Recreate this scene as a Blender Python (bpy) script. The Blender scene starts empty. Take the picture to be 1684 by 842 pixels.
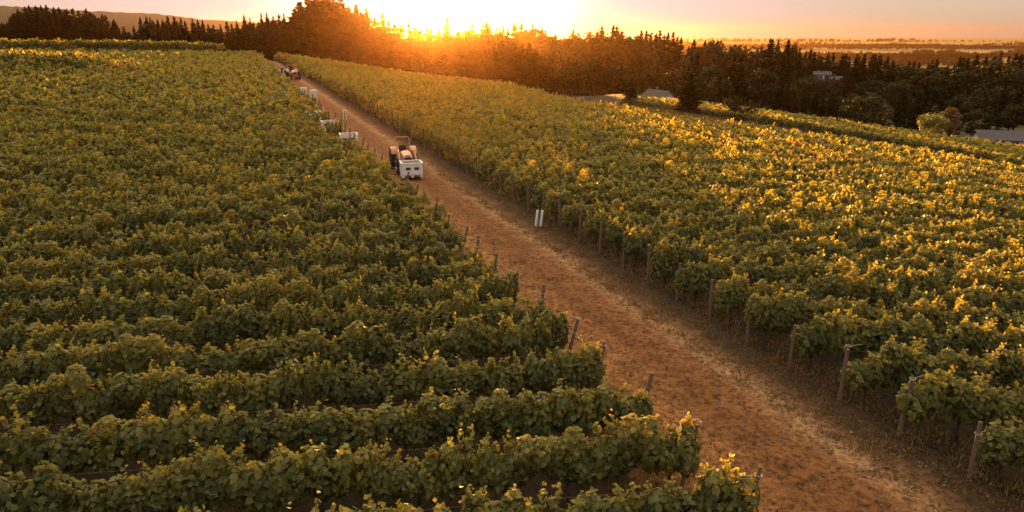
import bpy, math, random
import numpy as np
from mathutils import Vector, Matrix

SC = bpy.context.scene
COL = SC.collection
R = math.radians

# ------------------------------------------------------------------ camera
F_PX = 1202.0                     # focal length for a frame 1684 wide
PITCH = R(17.2)
CAM_Z = 9.8
cam_d = bpy.data.cameras.new('camera')
cam_d.sensor_width = 36.0
cam_d.lens = 36.0 * F_PX / 1684.0
cam_d.clip_start = 0.1
cam_d.clip_end = 30000.0
cam = bpy.data.objects.new('camera', cam_d)
COL.objects.link(cam)
cam.location = (0, 0, CAM_Z)
cam.rotation_euler = (math.pi / 2 - PITCH, 0, 0)
SC.camera = cam

# ------------------------------------------------------------------ sun and sky
SUN_EL, SUN_AZ = R(2.8), R(-5.7)          # azimuth from +Y, positive towards +X
SUN_DIR = Vector((math.sin(SUN_AZ) * math.cos(SUN_EL), math.cos(SUN_AZ) * math.cos(SUN_EL), math.sin(SUN_EL)))
SUN_STRENGTH = 5.0
SUN_COLOUR = (1.0, 0.46, 0.09)
SKY_ADD_LOW, SKY_ADD_HIGH, SKY_ADD_GLOW = (0.44, 0.45, 0.50), (1.8, 1.62, 1.2), (4.6, 3.1, 1.1)   # brightness added to the sky: horizon tint, overhead fill, warm glow for vine tops
SKY_ADD_HALO, SKY_ADD_CORE = (0.10, 0.12, 0.38), (3.0, 2.2, 1.4)              # pale round the sun, brightest close to it
SKY_STRENGTH = 0.106
SKY_TINT = (1.0, 0.96, 0.92)
SKY_KNEE = (0.90, 0.60, 0.52)        # the sky's brightest tones level off here
EXPOSURE = 2.5
HAZE_DENSITY = 0.00005
HAZE_G = 0.955
HAZE_COLOUR = (1.0, 0.52, 0.20)

world = bpy.data.worlds.new('World')
SC.world = world
world.use_nodes = True
wn, wl = world.node_tree.nodes, world.node_tree.links
wn.clear()
sky = wn.new('ShaderNodeTexSky')
sky.sky_type = 'NISHITA'
sky.sun_disc = False
sky.sun_elevation = SUN_EL
sky.sun_rotation = SUN_AZ
sky.altitude = 100.0
sky.air_density = 1.0
sky.dust_density = 2.0
sky.ozone_density = 1.0
tint = wn.new('ShaderNodeMix'); tint.data_type = 'RGBA'; tint.blend_type = 'MULTIPLY'
tint.inputs['Factor'].default_value = 1.0
tint.inputs['B'].default_value = (*SKY_TINT, 1)
bg = wn.new('ShaderNodeBackground')
bg.inputs['Strength'].default_value = SKY_STRENGTH
wo = wn.new('ShaderNodeOutputWorld')
wl.new(sky.outputs['Color'], tint.inputs['A'])
den = wn.new('ShaderNodeVectorMath'); den.operation = 'MULTIPLY_ADD'
den.inputs[1].default_value = tuple(1 / k for k in SKY_KNEE); den.inputs[2].default_value = (1, 1, 1)
wl.new(tint.outputs['Result'], den.inputs[0])
soft = wn.new('ShaderNodeVectorMath'); soft.operation = 'DIVIDE'
wl.new(tint.outputs['Result'], soft.inputs[0]); wl.new(den.outputs[0], soft.inputs[1])
sky_add = wn.new('ShaderNodeVectorMath'); sky_add.operation = 'ADD'        # sums the added fill and glow onto the sky
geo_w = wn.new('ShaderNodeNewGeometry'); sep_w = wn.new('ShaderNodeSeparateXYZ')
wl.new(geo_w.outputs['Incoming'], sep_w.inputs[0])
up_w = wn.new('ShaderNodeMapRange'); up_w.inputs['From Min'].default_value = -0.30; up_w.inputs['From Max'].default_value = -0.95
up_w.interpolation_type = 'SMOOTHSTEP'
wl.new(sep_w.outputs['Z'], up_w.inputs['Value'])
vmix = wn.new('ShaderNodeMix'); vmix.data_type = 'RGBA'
vmix.inputs['A'].default_value = (*SKY_ADD_LOW, 1); vmix.inputs['B'].default_value = (*SKY_ADD_HIGH, 1)
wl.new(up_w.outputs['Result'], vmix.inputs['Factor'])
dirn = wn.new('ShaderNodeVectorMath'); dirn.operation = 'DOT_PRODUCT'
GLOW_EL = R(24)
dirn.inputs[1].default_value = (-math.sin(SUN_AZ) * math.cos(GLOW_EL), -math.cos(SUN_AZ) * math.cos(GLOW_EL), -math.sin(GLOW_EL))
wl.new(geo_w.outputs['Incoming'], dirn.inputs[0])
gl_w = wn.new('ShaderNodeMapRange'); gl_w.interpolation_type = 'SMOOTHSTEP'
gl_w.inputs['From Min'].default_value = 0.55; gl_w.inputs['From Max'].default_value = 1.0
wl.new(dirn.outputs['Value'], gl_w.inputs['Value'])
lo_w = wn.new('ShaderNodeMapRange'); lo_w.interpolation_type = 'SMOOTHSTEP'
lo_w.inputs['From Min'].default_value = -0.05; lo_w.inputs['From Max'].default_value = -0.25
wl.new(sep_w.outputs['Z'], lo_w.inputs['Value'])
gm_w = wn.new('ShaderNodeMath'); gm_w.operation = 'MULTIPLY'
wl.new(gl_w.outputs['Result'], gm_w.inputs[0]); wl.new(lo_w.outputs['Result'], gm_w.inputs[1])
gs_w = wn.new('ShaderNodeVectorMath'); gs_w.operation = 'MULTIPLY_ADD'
gs_w.inputs[1].default_value = SKY_ADD_GLOW
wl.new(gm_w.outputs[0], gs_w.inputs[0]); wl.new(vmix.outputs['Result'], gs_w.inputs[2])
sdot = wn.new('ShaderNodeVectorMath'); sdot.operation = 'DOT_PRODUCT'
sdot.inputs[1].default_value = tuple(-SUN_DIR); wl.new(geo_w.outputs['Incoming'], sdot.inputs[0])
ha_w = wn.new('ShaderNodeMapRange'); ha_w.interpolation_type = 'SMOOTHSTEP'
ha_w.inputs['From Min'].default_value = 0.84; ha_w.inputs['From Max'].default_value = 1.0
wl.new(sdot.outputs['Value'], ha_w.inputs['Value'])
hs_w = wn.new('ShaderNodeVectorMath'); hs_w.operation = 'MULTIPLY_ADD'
hs_w.inputs[1].default_value = SKY_ADD_HALO
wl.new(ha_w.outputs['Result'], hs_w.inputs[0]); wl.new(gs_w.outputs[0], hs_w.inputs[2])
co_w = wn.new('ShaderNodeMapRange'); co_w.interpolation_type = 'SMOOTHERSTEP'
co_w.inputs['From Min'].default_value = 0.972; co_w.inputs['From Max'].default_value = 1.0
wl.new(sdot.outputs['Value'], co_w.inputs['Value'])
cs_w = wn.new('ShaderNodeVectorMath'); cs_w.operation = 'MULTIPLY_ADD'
cs_w.inputs[1].default_value = SKY_ADD_CORE
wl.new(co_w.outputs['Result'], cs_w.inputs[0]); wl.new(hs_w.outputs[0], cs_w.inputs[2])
wl.new(cs_w.outputs[0], sky_add.inputs[1])
wl.new(soft.outputs[0], sky_add.inputs[0])
wl.new(sky_add.outputs[0], bg.inputs['Color'])
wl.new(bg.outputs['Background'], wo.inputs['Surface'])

sun_d = bpy.data.lights.new('sun', 'SUN')
sun_d.energy = SUN_STRENGTH
sun_d.angle = R(0.5)
sun_d.color = SUN_COLOUR
sun = bpy.data.objects.new('sun', sun_d)
COL.objects.link(sun)
sun.location = SUN_DIR * 300
sun.rotation_euler = (-SUN_DIR).to_track_quat('-Z', 'Y').to_euler()

SC.view_settings.view_transform = 'Standard'
SC.view_settings.look = 'None'
SC.view_settings.exposure = EXPOSURE
SC.view_settings.gamma = 1.0
SC.view_settings.use_curve_mapping = False
SC.render.engine = 'CYCLES'
cy = SC.cycles
cy.use_denoising = True
cy.max_bounces = 6
cy.diffuse_bounces = 2
cy.glossy_bounces = 1
cy.transmission_bounces = 2
cy.transparent_max_bounces = 4
cy.volume_bounces = 0
cy.sample_clamp_indirect = 4.0

# ------------------------------------------------------------------ helpers
def sm(t):
    t = np.clip(t, 0, 1)
    return t * t * (3 - 2 * t)

def softpos(s, w):
    return np.where(s > w, s, np.where(s < -w, 0, (s + w) ** 2 / (4 * w)))

def edge_left(y):                 # left edge of the dirt track (ends of the left rows)
    return 3.58 - 0.40 * (np.minimum(y, 150) - 13.4)

def edge_right(y):
    return 9.96 - 0.42 * (np.minimum(y, 150) - 13.8)

def hgt(x, y):
    """height of the land: a hill field tilting down to the right, a crest, then a fall to the valley"""
    x = np.asarray(x, float); y = np.asarray(y, float)
    z = 0.03 * (150 - softpos(150 - y, 20))
    s = x - edge_right(y)
    z = z - 0.098 * (softpos(s, 3) - softpos(s - 150, 20))
    sl = edge_left(y) - x
    z = z + 0.055 * (softpos(sl, 4) - softpos(sl - 60, 10)) * sm((y - 25) / 60)
    yc = 110 + 0.8 * np.clip(-x - 15, 0, 60) + 34 * sm((x - 3) / 25) * (1 - sm((x - 45) / 30))
    d = np.clip(y - yc, 0, None)
    q = np.where(d < 25, 0.0025 * d * d, 1.5625 + 0.125 * (d - 25))
    z = z - (8 - softpos(8 - q, 2))
    d2 = ((y - 118) - 1.52 * (x + 77)) / 1.82
    d2 = np.where(x < -40, d2, d2 - (x + 40) * 2)
    z = z - 0.09 * (softpos(d2, 3) - softpos(d2 - 70, 10)) + 1.2 * np.exp(-((d2 - 1) / 4.0) ** 2) * sm((-50 - x) / 8)
    z = z + 1.5 * np.exp(-((y - 89 - 0.15 * (x + 55)) / 5.0) ** 2) * sm((-44 - x) / 8)      # a low swell the sun still reaches
    z = z + 13 * np.exp(-((x - 133) ** 2 + (y - 300) ** 2) / (2 * 40.0 ** 2))
    r = np.hypot(x, y)
    return z - 75 * sm((r - 160) / 840)

def H(x, y):
    return float(hgt(x, y))

SP, CP = math.sin(PITCH), math.cos(PITCH)

def ray(px, py):
    u = (px - 842) / F_PX; v = (421 - py) / F_PX
    return np.array([u, CP + v * SP, -SP + v * CP])

def at(px, py, Y):
    """the point at distance Y seen at a pixel of the 1684 x 842 photograph"""
    d = ray(px, py)
    return d * (Y / d[1]) + np.array([0, 0, CAM_Z])

def proj(x, y, z):
    z = z - CAM_Z
    fw = y * CP - z * SP; up = y * SP + z * CP
    return 842 + F_PX * x / fw, 421 - F_PX * up / fw, fw

def new_mesh(name, verts, faces, mats=(), smooth=False, tints=None, mat_idx=None):
    me = bpy.data.meshes.new(name)
    if isinstance(faces, np.ndarray):
        nf, k = faces.shape
        me.vertices.add(len(verts)); me.vertices.foreach_set('co', np.asarray(verts, np.float32).ravel())
        me.loops.add(nf * k); me.loops.foreach_set('vertex_index', faces.astype(np.int32).ravel())
        me.polygons.add(nf)
        me.polygons.foreach_set('loop_start', np.arange(0, nf * k, k, dtype=np.int32))
        me.polygons.foreach_set('loop_total', np.full(nf, k, np.int32))
        if smooth:
            me.polygons.foreach_set('use_smooth', np.ones(nf, bool))
        me.update(calc_edges=True)
    else:
        me.from_pydata([tuple(map(float, v)) for v in verts], [], faces)
        if smooth:
            for p in me.polygons: p.use_smooth = True
    for m in mats: me.materials.append(m)
    if tints is not None:
        a = me.attributes.new('tint', 'FLOAT', 'POINT')
        a.data.foreach_set('value', np.asarray(tints, np.float32))
    if mat_idx is not None:
        me.polygons.foreach_set('material_index', np.asarray(mat_idx, np.int32))
    return me

def link(name, me, parent=None, loc=None):
    o = bpy.data.objects.new(name, me)
    COL.objects.link(o)
    if parent is not None: o.parent = parent
    if loc is not None: o.location = loc
    return o

def tag(o, label=None, cat=None, group=None, kind=None):
    if label: o['label'] = label
    if cat: o['category'] = cat
    if group: o['group'] = group
    if kind: o['kind'] = kind
    return o

def thing(name, label, cat, loc=(0, 0, 0), rz=0.0, group=None, scale=1.0):
    o = bpy.data.objects.new(name, None)
    COL.objects.link(o)
    o.empty_display_size = 0.2
    o.location = loc; o.rotation_euler = (0, 0, rz); o.scale = (scale,) * 3
    return tag(o, label, cat, group)

class MB:
    """collects boxes, tubes and sheets into one mesh"""
    def __init__(s): s.v, s.f = [], []
    def box(s, c, d, M=None, taper=1.0):
        n = len(s.v); cx, cy_, cz = c; dx, dy, dz = d[0] / 2, d[1] / 2, d[2] / 2
        for z in (-1, 1):
            k = taper if z > 0 else 1.0
            for x, y in ((-1, -1), (1, -1), (1, 1), (-1, 1)):
                p = Vector((cx + x * dx * k, cy_ + y * dy * k, cz + z * dz))
                s.v.append(M @ p if M else p)
        for q in ((0, 3, 2, 1), (4, 5, 6, 7), (0, 1, 5, 4), (1, 2, 6, 5), (2, 3, 7, 6), (3, 0, 4, 7)):
            s.f.append([n + i for i in q])
        return s
    def tube(s, pts, rad, seg=8, cap=True):
        pts = [Vector(p) for p in pts]
        rad = rad if isinstance(rad, (list, tuple)) else [rad] * len(pts)
        n = len(s.v); ref = None
        for i, p in enumerate(pts):
            t = (pts[min(i + 1, len(pts) - 1)] - pts[max(i - 1, 0)]).normalized()
            if ref is None: ref = t.orthogonal().normalized()
            a = (ref - t * ref.dot(t)).normalized(); b = t.cross(a); ref = a
            for k in range(seg):
                w = 2 * math.pi * k / seg
                s.v.append(p + (a * math.cos(w) + b * math.sin(w)) * rad[i])
        for i in range(len(pts) - 1):
            for k in range(seg):
                k2 = (k + 1) % seg
                s.f.append([n + i * seg + k, n + i * seg + k2, n + (i + 1) * seg + k2, n + (i + 1) * seg + k])
        if cap:
            s.f.append([n + k for k in range(seg)][::-1])
            s.f.append([n + (len(pts) - 1) * seg + k for k in range(seg)])
        return s
    def poly(s, pts):
        n = len(s.v); s.v += [Vector(p) for p in pts]; s.f.append(list(range(n, n + len(pts)))); return s
    def prism(s, outline, y0, y1):
        """outline in x,z extruded along y"""
        n = len(s.v); k = len(outline)
        for y in (y0, y1):
            for x, z in outline: s.v.append(Vector((x, y, z)))
        s.f.append([n + i for i in range(k)]); s.f.append([n + k + i for i in range(k)][::-1])
        for i in range(k):
            j = (i + 1) % k; s.f.append([n + j, n + i, n + k + i, n + k + j])
        return s
    def mesh(s, name, mat, smooth=False): return new_mesh(name, s.v, s.f, [mat], smooth)
    def build(s, name, mat, parent=None, smooth=False): return link(name, s.mesh(name, mat, smooth), parent)

# ------------------------------------------------------------------ materials
def mat(name):
    m = bpy.data.materials.new(name); m.use_nodes = True
    nt = m.node_tree; nt.nodes.clear()
    out = nt.nodes.new('ShaderNodeOutputMaterial')
    return m, nt, out

def ramp(nt, stops, src=None):
    r = nt.nodes.new('ShaderNodeValToRGB'); e = r.color_ramp.elements
    while len(e) < len(stops): e.new(0.5)
    for i, (p, c) in enumerate(stops):
        e[i].position = p; e[i].color = (*c, 1) if len(c) == 3 else c
    if src is not None: nt.links.new(src, r.inputs['Fac'])
    return r

def noise(nt, scale, detail=4, rough=0.6, vec=None):
    n = nt.nodes.new('ShaderNodeTexNoise')
    n.inputs['Scale'].default_value = scale; n.inputs['Detail'].default_value = detail
    n.inputs['Roughness'].default_value = rough
    if vec is not None: nt.links.new(vec, n.inputs['Vector'])
    return n

def math_node(nt, op, a, b=None, c=None):
    n = nt.nodes.new('ShaderNodeMath'); n.operation = op
    for i, v in enumerate((a, b, c)):
        if v is None: continue
        if isinstance(v, (int, float)): n.inputs[i].default_value = v
        else: nt.links.new(v, n.inputs[i])
    return n.outputs[0]

def mix_rgb(nt, fac, a, b, blend='MIX'):
    n = nt.nodes.new('ShaderNodeMix'); n.data_type = 'RGBA'; n.blend_type = blend
    for key, v in (('Factor', fac), ('A', a), ('B', b)):
        if isinstance(v, (int, float)): n.inputs[key].default_value = v
        elif isinstance(v, tuple): n.inputs[key].default_value = (*v, 1)
        else: nt.links.new(v, n.inputs[key])
    return n.outputs['Result']

def simple(name, col, rough=0.6, metal=0.0, var=0.18, scale=6.0, bump=0.0, col2=None):
    m, nt, out = mat(name)
    b = nt.nodes.new('ShaderNodeBsdfPrincipled')
    tc = nt.nodes.new('ShaderNodeTexCoord')
    n = noise(nt, scale, 5, 0.65, tc.outputs['Object'])
    lo = col2 or tuple(c * (1 - var * 1.6) for c in col)
    r = ramp(nt, [(0.3, lo), (0.65, col)], n.outputs['Fac'])
    nt.links.new(r.outputs['Color'], b.inputs['Base Color'])
    b.inputs['Roughness'].default_value = rough; b.inputs['Metallic'].default_value = metal
    if bump:
        bp = nt.nodes.new('ShaderNodeBump'); bp.inputs['Strength'].default_value = bump; bp.inputs['Distance'].default_value = 0.02
        nt.links.new(n.outputs['Fac'], bp.inputs['Height']); nt.links.new(bp.outputs['Normal'], b.inputs['Normal'])
    nt.links.new(b.outputs['BSDF'], out.inputs['Surface'])
    return m

def leaf_mat(name, stops, trans=0.35, tcol=(1.5, 1.35, 0.55), rnd=0.25, rough=0.5, spec=0.4):
    m, nt, out = mat(name)
    at_ = nt.nodes.new('ShaderNodeAttribute'); at_.attribute_name = 'tint'
    oi = nt.nodes.new('ShaderNodeObjectInfo')
    k = math_node(nt, 'MULTIPLY_ADD', oi.outputs['Random'], rnd, -rnd / 2)
    f = math_node(nt, 'ADD', at_.outputs['Fac'], k)
    r = ramp(nt, stops, f)
    b = nt.nodes.new('ShaderNodeBsdfPrincipled')
    b.inputs['Roughness'].default_value = rough
    b.inputs['Specular IOR Level'].default_value = spec
    nt.links.new(r.outputs['Color'], b.inputs['Base Color'])
    t = nt.nodes.new('ShaderNodeBsdfTranslucent')
    tc = mix_rgb(nt, 1.0, r.outputs['Color'], tcol, 'MULTIPLY')
    nt.links.new(tc, t.inputs['Color'])
    ms = nt.nodes.new('ShaderNodeMixShader'); ms.inputs['Fac'].default_value = trans
    nt.links.new(b.outputs['BSDF'], ms.inputs[1]); nt.links.new(t.outputs['BSDF'], ms.inputs[2])
    nt.links.new(ms.outputs['Shader'], out.inputs['Surface'])
    return m

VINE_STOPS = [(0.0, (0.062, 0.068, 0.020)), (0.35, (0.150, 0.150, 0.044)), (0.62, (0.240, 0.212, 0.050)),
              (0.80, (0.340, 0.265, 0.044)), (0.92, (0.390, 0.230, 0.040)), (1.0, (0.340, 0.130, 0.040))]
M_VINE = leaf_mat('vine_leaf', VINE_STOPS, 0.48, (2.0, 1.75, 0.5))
M_BARK = simple('vine_bark', (0.075, 0.048, 0.030), 0.9, scale=30, bump=0.6)
M_CONIFER = leaf_mat('conifer_needles', [(0.0, (0.010, 0.015, 0.006)), (0.5, (0.020, 0.026, 0.010)), (1.0, (0.040, 0.040, 0.014))], 0.03, (1.6, 1.2, 0.5), 0.3, 0.8, 0.05)
M_BROAD = leaf_mat('broadleaf_leaves', [(0.0, (0.018, 0.021, 0.008)), (0.5, (0.036, 0.036, 0.012)), (1.0, (0.070, 0.055, 0.016))], 0.04, (1.5, 1.2, 0.5), 0.35, 0.8, 0.05)
M_LIME = leaf_mat('yellowing_leaves', [(0.0, (0.070, 0.085, 0.018)), (0.5, (0.130, 0.140, 0.025)), (1.0, (0.210, 0.180, 0.030))], 0.35)
M_RUST = leaf_mat('rusty_leaves', [(0.0, (0.120, 0.060, 0.015)), (0.5, (0.200, 0.100, 0.020)), (1.0, (0.280, 0.140, 0.025))], 0.35)
M_TRUNK = simple('tree_bark', (0.060, 0.042, 0.030), 0.95, scale=8, bump=0.6)
M_POST = simple('weathered_post_wood', (0.190, 0.120, 0.072), 0.9, scale=14, bump=0.5, col2=(0.085, 0.052, 0.032))
M_WIRE = simple('rusted_wire', (0.16, 0.12, 0.09), 0.6, 0.5)
M_TIE = simple('pale_twine', (0.60, 0.52, 0.38), 0.7)
M_WHITE = simple('white_plastic', (0.80, 0.78, 0.76), 0.45, var=0.08, scale=3)
M_WHITE2 = simple('white_painted_wood', (0.78, 0.76, 0.76), 0.6, var=0.08)
M_ORANGE = simple('orange_tractor_paint', (0.50, 0.20, 0.12), 0.35, var=0.12)
M_BLACK = simple('black_rubber', (0.022, 0.020, 0.019), 0.85)
M_GRAPE = simple('dark_grapes', (0.035, 0.018, 0.030), 0.5, scale=25)
M_STEEL = simple('grey_steel', (0.20, 0.19, 0.18), 0.45, 0.6)
M_ROOF = simple('grey_violet_shingles', (0.085, 0.070, 0.085), 0.85, scale=3, bump=0.3)
M_ROOF2 = simple('dark_shingles', (0.060, 0.050, 0.045), 0.85, scale=3, bump=0.3)
M_SIDING = simple('pale_siding', (0.66, 0.66, 0.72), 0.7, var=0.06)
M_BARN = simple('weathered_barn_boards', (0.14, 0.12, 0.11), 0.85, scale=3)
M_GLASS = simple('window_glass', (0.03, 0.035, 0.045), 0.08, var=0.05)
M_DENIM = simple('dark_work_clothes', (0.030, 0.032, 0.045), 0.9)
M_SHIRT = simple('maroon_jacket', (0.110, 0.040, 0.035), 0.9)
M_SKIN = simple('skin', (0.42, 0.25, 0.17), 0.55, var=0.05)
M_CAP = simple('straw_hat', (0.52, 0.42, 0.26), 0.8)

def tuft_mat(name, stops):
    return leaf_mat(name, stops, 0.3, (1.3, 1.1, 0.7), 0.0, 0.8, 0.1)
M_DRY = tuft_mat('dry_grass_blades', [(0.0, (0.11, 0.065, 0.030)), (0.6, (0.23, 0.145, 0.062)), (1.0, (0.33, 0.225, 0.100))])

# ground and track: brown soil, straw, a stony wheel line
def soil_material():
    m, nt, out = mat('hill_soil')
    geo = nt.nodes.new('ShaderNodeNewGeometry')
    n1 = noise(nt, 0.35, 6, 0.65, geo.outputs['Position'])
    n2 = noise(nt, 5.0, 6, 0.7, geo.outputs['Position'])
    c1 = ramp(nt, [(0.3, (0.026, 0.017, 0.010)), (0.55, (0.045, 0.028, 0.016)), (0.75, (0.045, 0.040, 0.017))], n1.outputs['Fac'])
    c2 = ramp(nt, [(0.35, (0.45, 0.45, 0.45)), (0.7, (1.25, 1.2, 1.1))], n2.outputs['Fac'])
    c = mix_rgb(nt, 1.0, c1.outputs['Color'], c2.outputs['Color'], 'MULTIPLY')
    # far away the valley floor is mown pasture and stubble
    sep = nt.nodes.new('ShaderNodeSeparateXYZ'); nt.links.new(geo.outputs['Position'], sep.inputs[0])
    n3 = noise(nt, 0.004, 3, 0.5, geo.outputs['Position'])
    far = ramp(nt, [(0.4, (0.070, 0.075, 0.030)), (0.6, (0.160, 0.120, 0.060))], n3.outputs['Fac'])
    fz = math_node(nt, 'MULTIPLY_ADD', sep.outputs['Z'], -0.05, -0.6)
    fz = math_node(nt, 'MINIMUM', math_node(nt, 'MAXIMUM', fz, 0.0), 1.0)
    c = mix_rgb(nt, fz, c, far.outputs['Color'])
    b = nt.nodes.new('ShaderNodeBsdfPrincipled'); b.inputs['Roughness'].default_value = 0.95
    b.inputs['Specular IOR Level'].default_value = 0.15
    nt.links.new(c, b.inputs['Base Color'])
    bp = nt.nodes.new('ShaderNodeBump'); bp.inputs['Strength'].default_value = 0.8; bp.inputs['Distance'].default_value = 0.06
    nt.links.new(n2.outputs['Fac'], bp.inputs['Height']); nt.links.new(bp.outputs['Normal'], b.inputs['Normal'])
    nt.links.new(b.outputs['BSDF'], out.inputs['Surface'])
    return m

def track_material():
    m, nt, out = mat('track_dirt')
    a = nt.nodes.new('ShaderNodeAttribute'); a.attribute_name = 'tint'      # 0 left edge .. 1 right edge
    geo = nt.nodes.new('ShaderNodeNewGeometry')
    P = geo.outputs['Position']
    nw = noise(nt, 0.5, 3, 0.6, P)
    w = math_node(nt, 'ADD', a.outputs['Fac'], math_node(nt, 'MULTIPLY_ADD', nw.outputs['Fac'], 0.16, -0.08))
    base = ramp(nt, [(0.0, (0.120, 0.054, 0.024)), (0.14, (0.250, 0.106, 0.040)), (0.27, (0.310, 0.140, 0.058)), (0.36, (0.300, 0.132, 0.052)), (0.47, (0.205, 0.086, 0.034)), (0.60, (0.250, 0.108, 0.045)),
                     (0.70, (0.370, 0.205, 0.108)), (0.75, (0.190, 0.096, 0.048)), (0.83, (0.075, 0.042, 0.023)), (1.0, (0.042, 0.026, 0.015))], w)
    n2 = noise(nt, 7.0, 7, 0.72, P)
    n3 = noise(nt, 1.6, 5, 0.65, P)
    n4 = noise(nt, 40.0, 3, 0.6, P)
    k = ramp(nt, [(0.36, (0.30, 0.28, 0.26)), (0.5, (0.92, 0.92, 0.92)), (0.66, (1.40, 1.36, 1.3))], n2.outputs['Fac'])
    k3 = ramp(nt, [(0.3, (0.65, 0.62, 0.6)), (0.7, (1.15, 1.15, 1.12))], n3.outputs['Fac'])
    c = mix_rgb(nt, 1.0, base.outputs['Color'], k.outputs['Color'], 'MULTIPLY')
    c = mix_rgb(nt, 1.0, c, k3.outputs['Color'], 'MULTIPLY')
    vo = nt.nodes.new('ShaderNodeTexVoronoi'); vo.inputs['Scale'].default_value = 3.1; vo.voronoi_dimensions = '2D'
    wv = noise(nt, 3.0, 4, 0.7, P)
    ad = nt.nodes.new('ShaderNodeVectorMath'); ad.operation = 'MULTIPLY_ADD'; ad.inputs[1].default_value = (0.35, 0.35, 0.35)
    nt.links.new(wv.outputs['Color'], ad.inputs[0]); nt.links.new(P, ad.inputs[2])
    nt.links.new(ad.outputs[0], vo.inputs['Vector'])
    blot = ramp(nt, [(0.05, (1, 1, 1)), (0.30, (0, 0, 0))], vo.outputs['Distance'])
    c = mix_rgb(nt, math_node(nt, 'MULTIPLY', math_node(nt, 'MULTIPLY', blot.outputs['Color'], 0.95), n3.outputs['Fac']), c, (0.060, 0.034, 0.020))
    b = nt.nodes.new('ShaderNodeBsdfPrincipled'); b.inputs['Roughness'].default_value = 0.95
    b.inputs['Specular IOR Level'].default_value = 0.15
    nt.links.new(c, b.inputs['Base Color'])
    h = math_node(nt, 'ADD', n2.outputs['Fac'], math_node(nt, 'MULTIPLY', n4.outputs['Fac'], 0.35))
    bp = nt.nodes.new('ShaderNodeBump'); bp.inputs['Strength'].default_value = 1.0; bp.inputs['Distance'].default_value = 0.07
    nt.links.new(h, bp.inputs['Height']); nt.links.new(bp.outputs['Normal'], b.inputs['Normal'])
    nt.links.new(b.outputs['BSDF'], out.inputs['Surface'])
    return m
M_SOIL = soil_material(); M_TRACK = track_material()
M_STONE = simple('pale_stone', (0.38, 0.31, 0.25), 0.9, scale=20)
M_CLOD = simple('soil_clod', (0.160, 0.085, 0.045), 0.95, scale=20)

def value_noise(x, y, seed=0):
    """smooth 2-d lattice noise in -1..1"""
    xi = np.floor(x).astype(np.int64); yi = np.floor(y).astype(np.int64)
    fx = sm(x - xi); fy = sm(y - yi)
    def hsh(a, b):
        n = (a * 374761393 + b * 668265263 + seed * 1442695041) & 0x7fffffff
        n = ((n ^ (n >> 13)) * 1274126177) & 0x7fffffff
        return ((n ^ (n >> 16)) & 0xffff) / 32767.5 - 1
    a = hsh(xi, yi) * (1 - fx) + hsh(xi + 1, yi) * fx
    b = hsh(xi, yi + 1) * (1 - fx) + hsh(xi + 1, yi + 1) * fx
    return a * (1 - fy) + b * fy

# ------------------------------------------------------------------ ground, track, hills
def grow(a, b, step, ratio):
    out = [a]; s = step
    while abs(out[-1]) < abs(b):
        s *= ratio; out.append(out[-1] + math.copysign(s, b))
    return out[1:]
gx = sorted(grow(-120, -9000, 1.0, 1.12)) + list(np.arange(-120, 121, 1.0)) + grow(120, 9000, 1.0, 1.12)
gy = sorted(grow(-15, -200, 1.0, 1.3)) + list(np.arange(-15, 211, 1.0)) + grow(210, 9000, 1.0, 1.1)
GX, GY = np.meshgrid(np.array(gx), np.array(gy))
gz = hgt(GX, GY)
rr = np.hypot(GX, GY)
gz += np.where(rr > 260, value_noise(GX / 60, GY / 60, 3) * 2.0 * sm((rr - 260) / 300), 0)
gv = np.stack([GX.ravel(), GY.ravel(), gz.ravel()], 1)
ny, nx = GX.shape
ii = (np.arange(ny - 1)[:, None] * nx + np.arange(nx - 1)[None]).ravel()
ground = link('ground', new_mesh('ground', gv, np.stack([ii, ii + 1, ii + nx + 1, ii + nx], 1), [M_SOIL], True))
tag(ground, kind='structure')

ys, s = [], 3.0
y = 3.0
while y < 158:
    ys.append(y); y += 0.07 if y < 24 else (0.12 if y < 45 else 0.4)
ys = np.array(ys); nw_ = 90
T, Yt = np.meshgrid(np.linspace(0, 1, nw_), ys)
xl, xr = edge_left(Yt) - 0.9, edge_right(Yt) + 0.5
wob = value_noise(Yt / 2.0, T * 0, 9) * 0.25
X = xl + (xr - xl) * T + wob * np.where((T < 0.05) | (T > 0.95), 1, 0)
# clods, hoof-like dents and two shallow wheel ruts pressed into the soil
amp = np.clip(1 - (Yt - 30) / 60, 0.25, 1)
dz = (value_noise(X * 7, Yt * 7, 1) * 0.026 + value_noise(X * 2.6, Yt * 2.6, 2) * 0.040 + value_noise(X * 14, Yt * 14, 4) * 0.008
      - np.clip(value_noise(X * 2.1, Yt * 2.1, 5) - 0.3, 0, 1) * 0.09) * amp
dz = np.maximum(dz, -0.11)
dz -= 0.05 * (np.exp(-((T - 0.33) / 0.05) ** 2) + np.exp(-((T - 0.70) / 0.05) ** 2))
edge_fade = np.minimum(1, np.minimum(T, 1 - T) / 0.06)
Z = hgt(X, Yt) + 0.004 + (0.13 + dz) * edge_fade - 0.01 * (1 - edge_fade)
tv = np.stack([X.ravel(), Yt.ravel(), Z.ravel()], 1)
ny, nx = X.shape
ii = (np.arange(ny - 1)[:, None] * nx + np.arange(nx - 1)[None]).ravel()
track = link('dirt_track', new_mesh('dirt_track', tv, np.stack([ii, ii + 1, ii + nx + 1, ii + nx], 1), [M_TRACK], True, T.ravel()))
tag(track, kind='structure')

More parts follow.
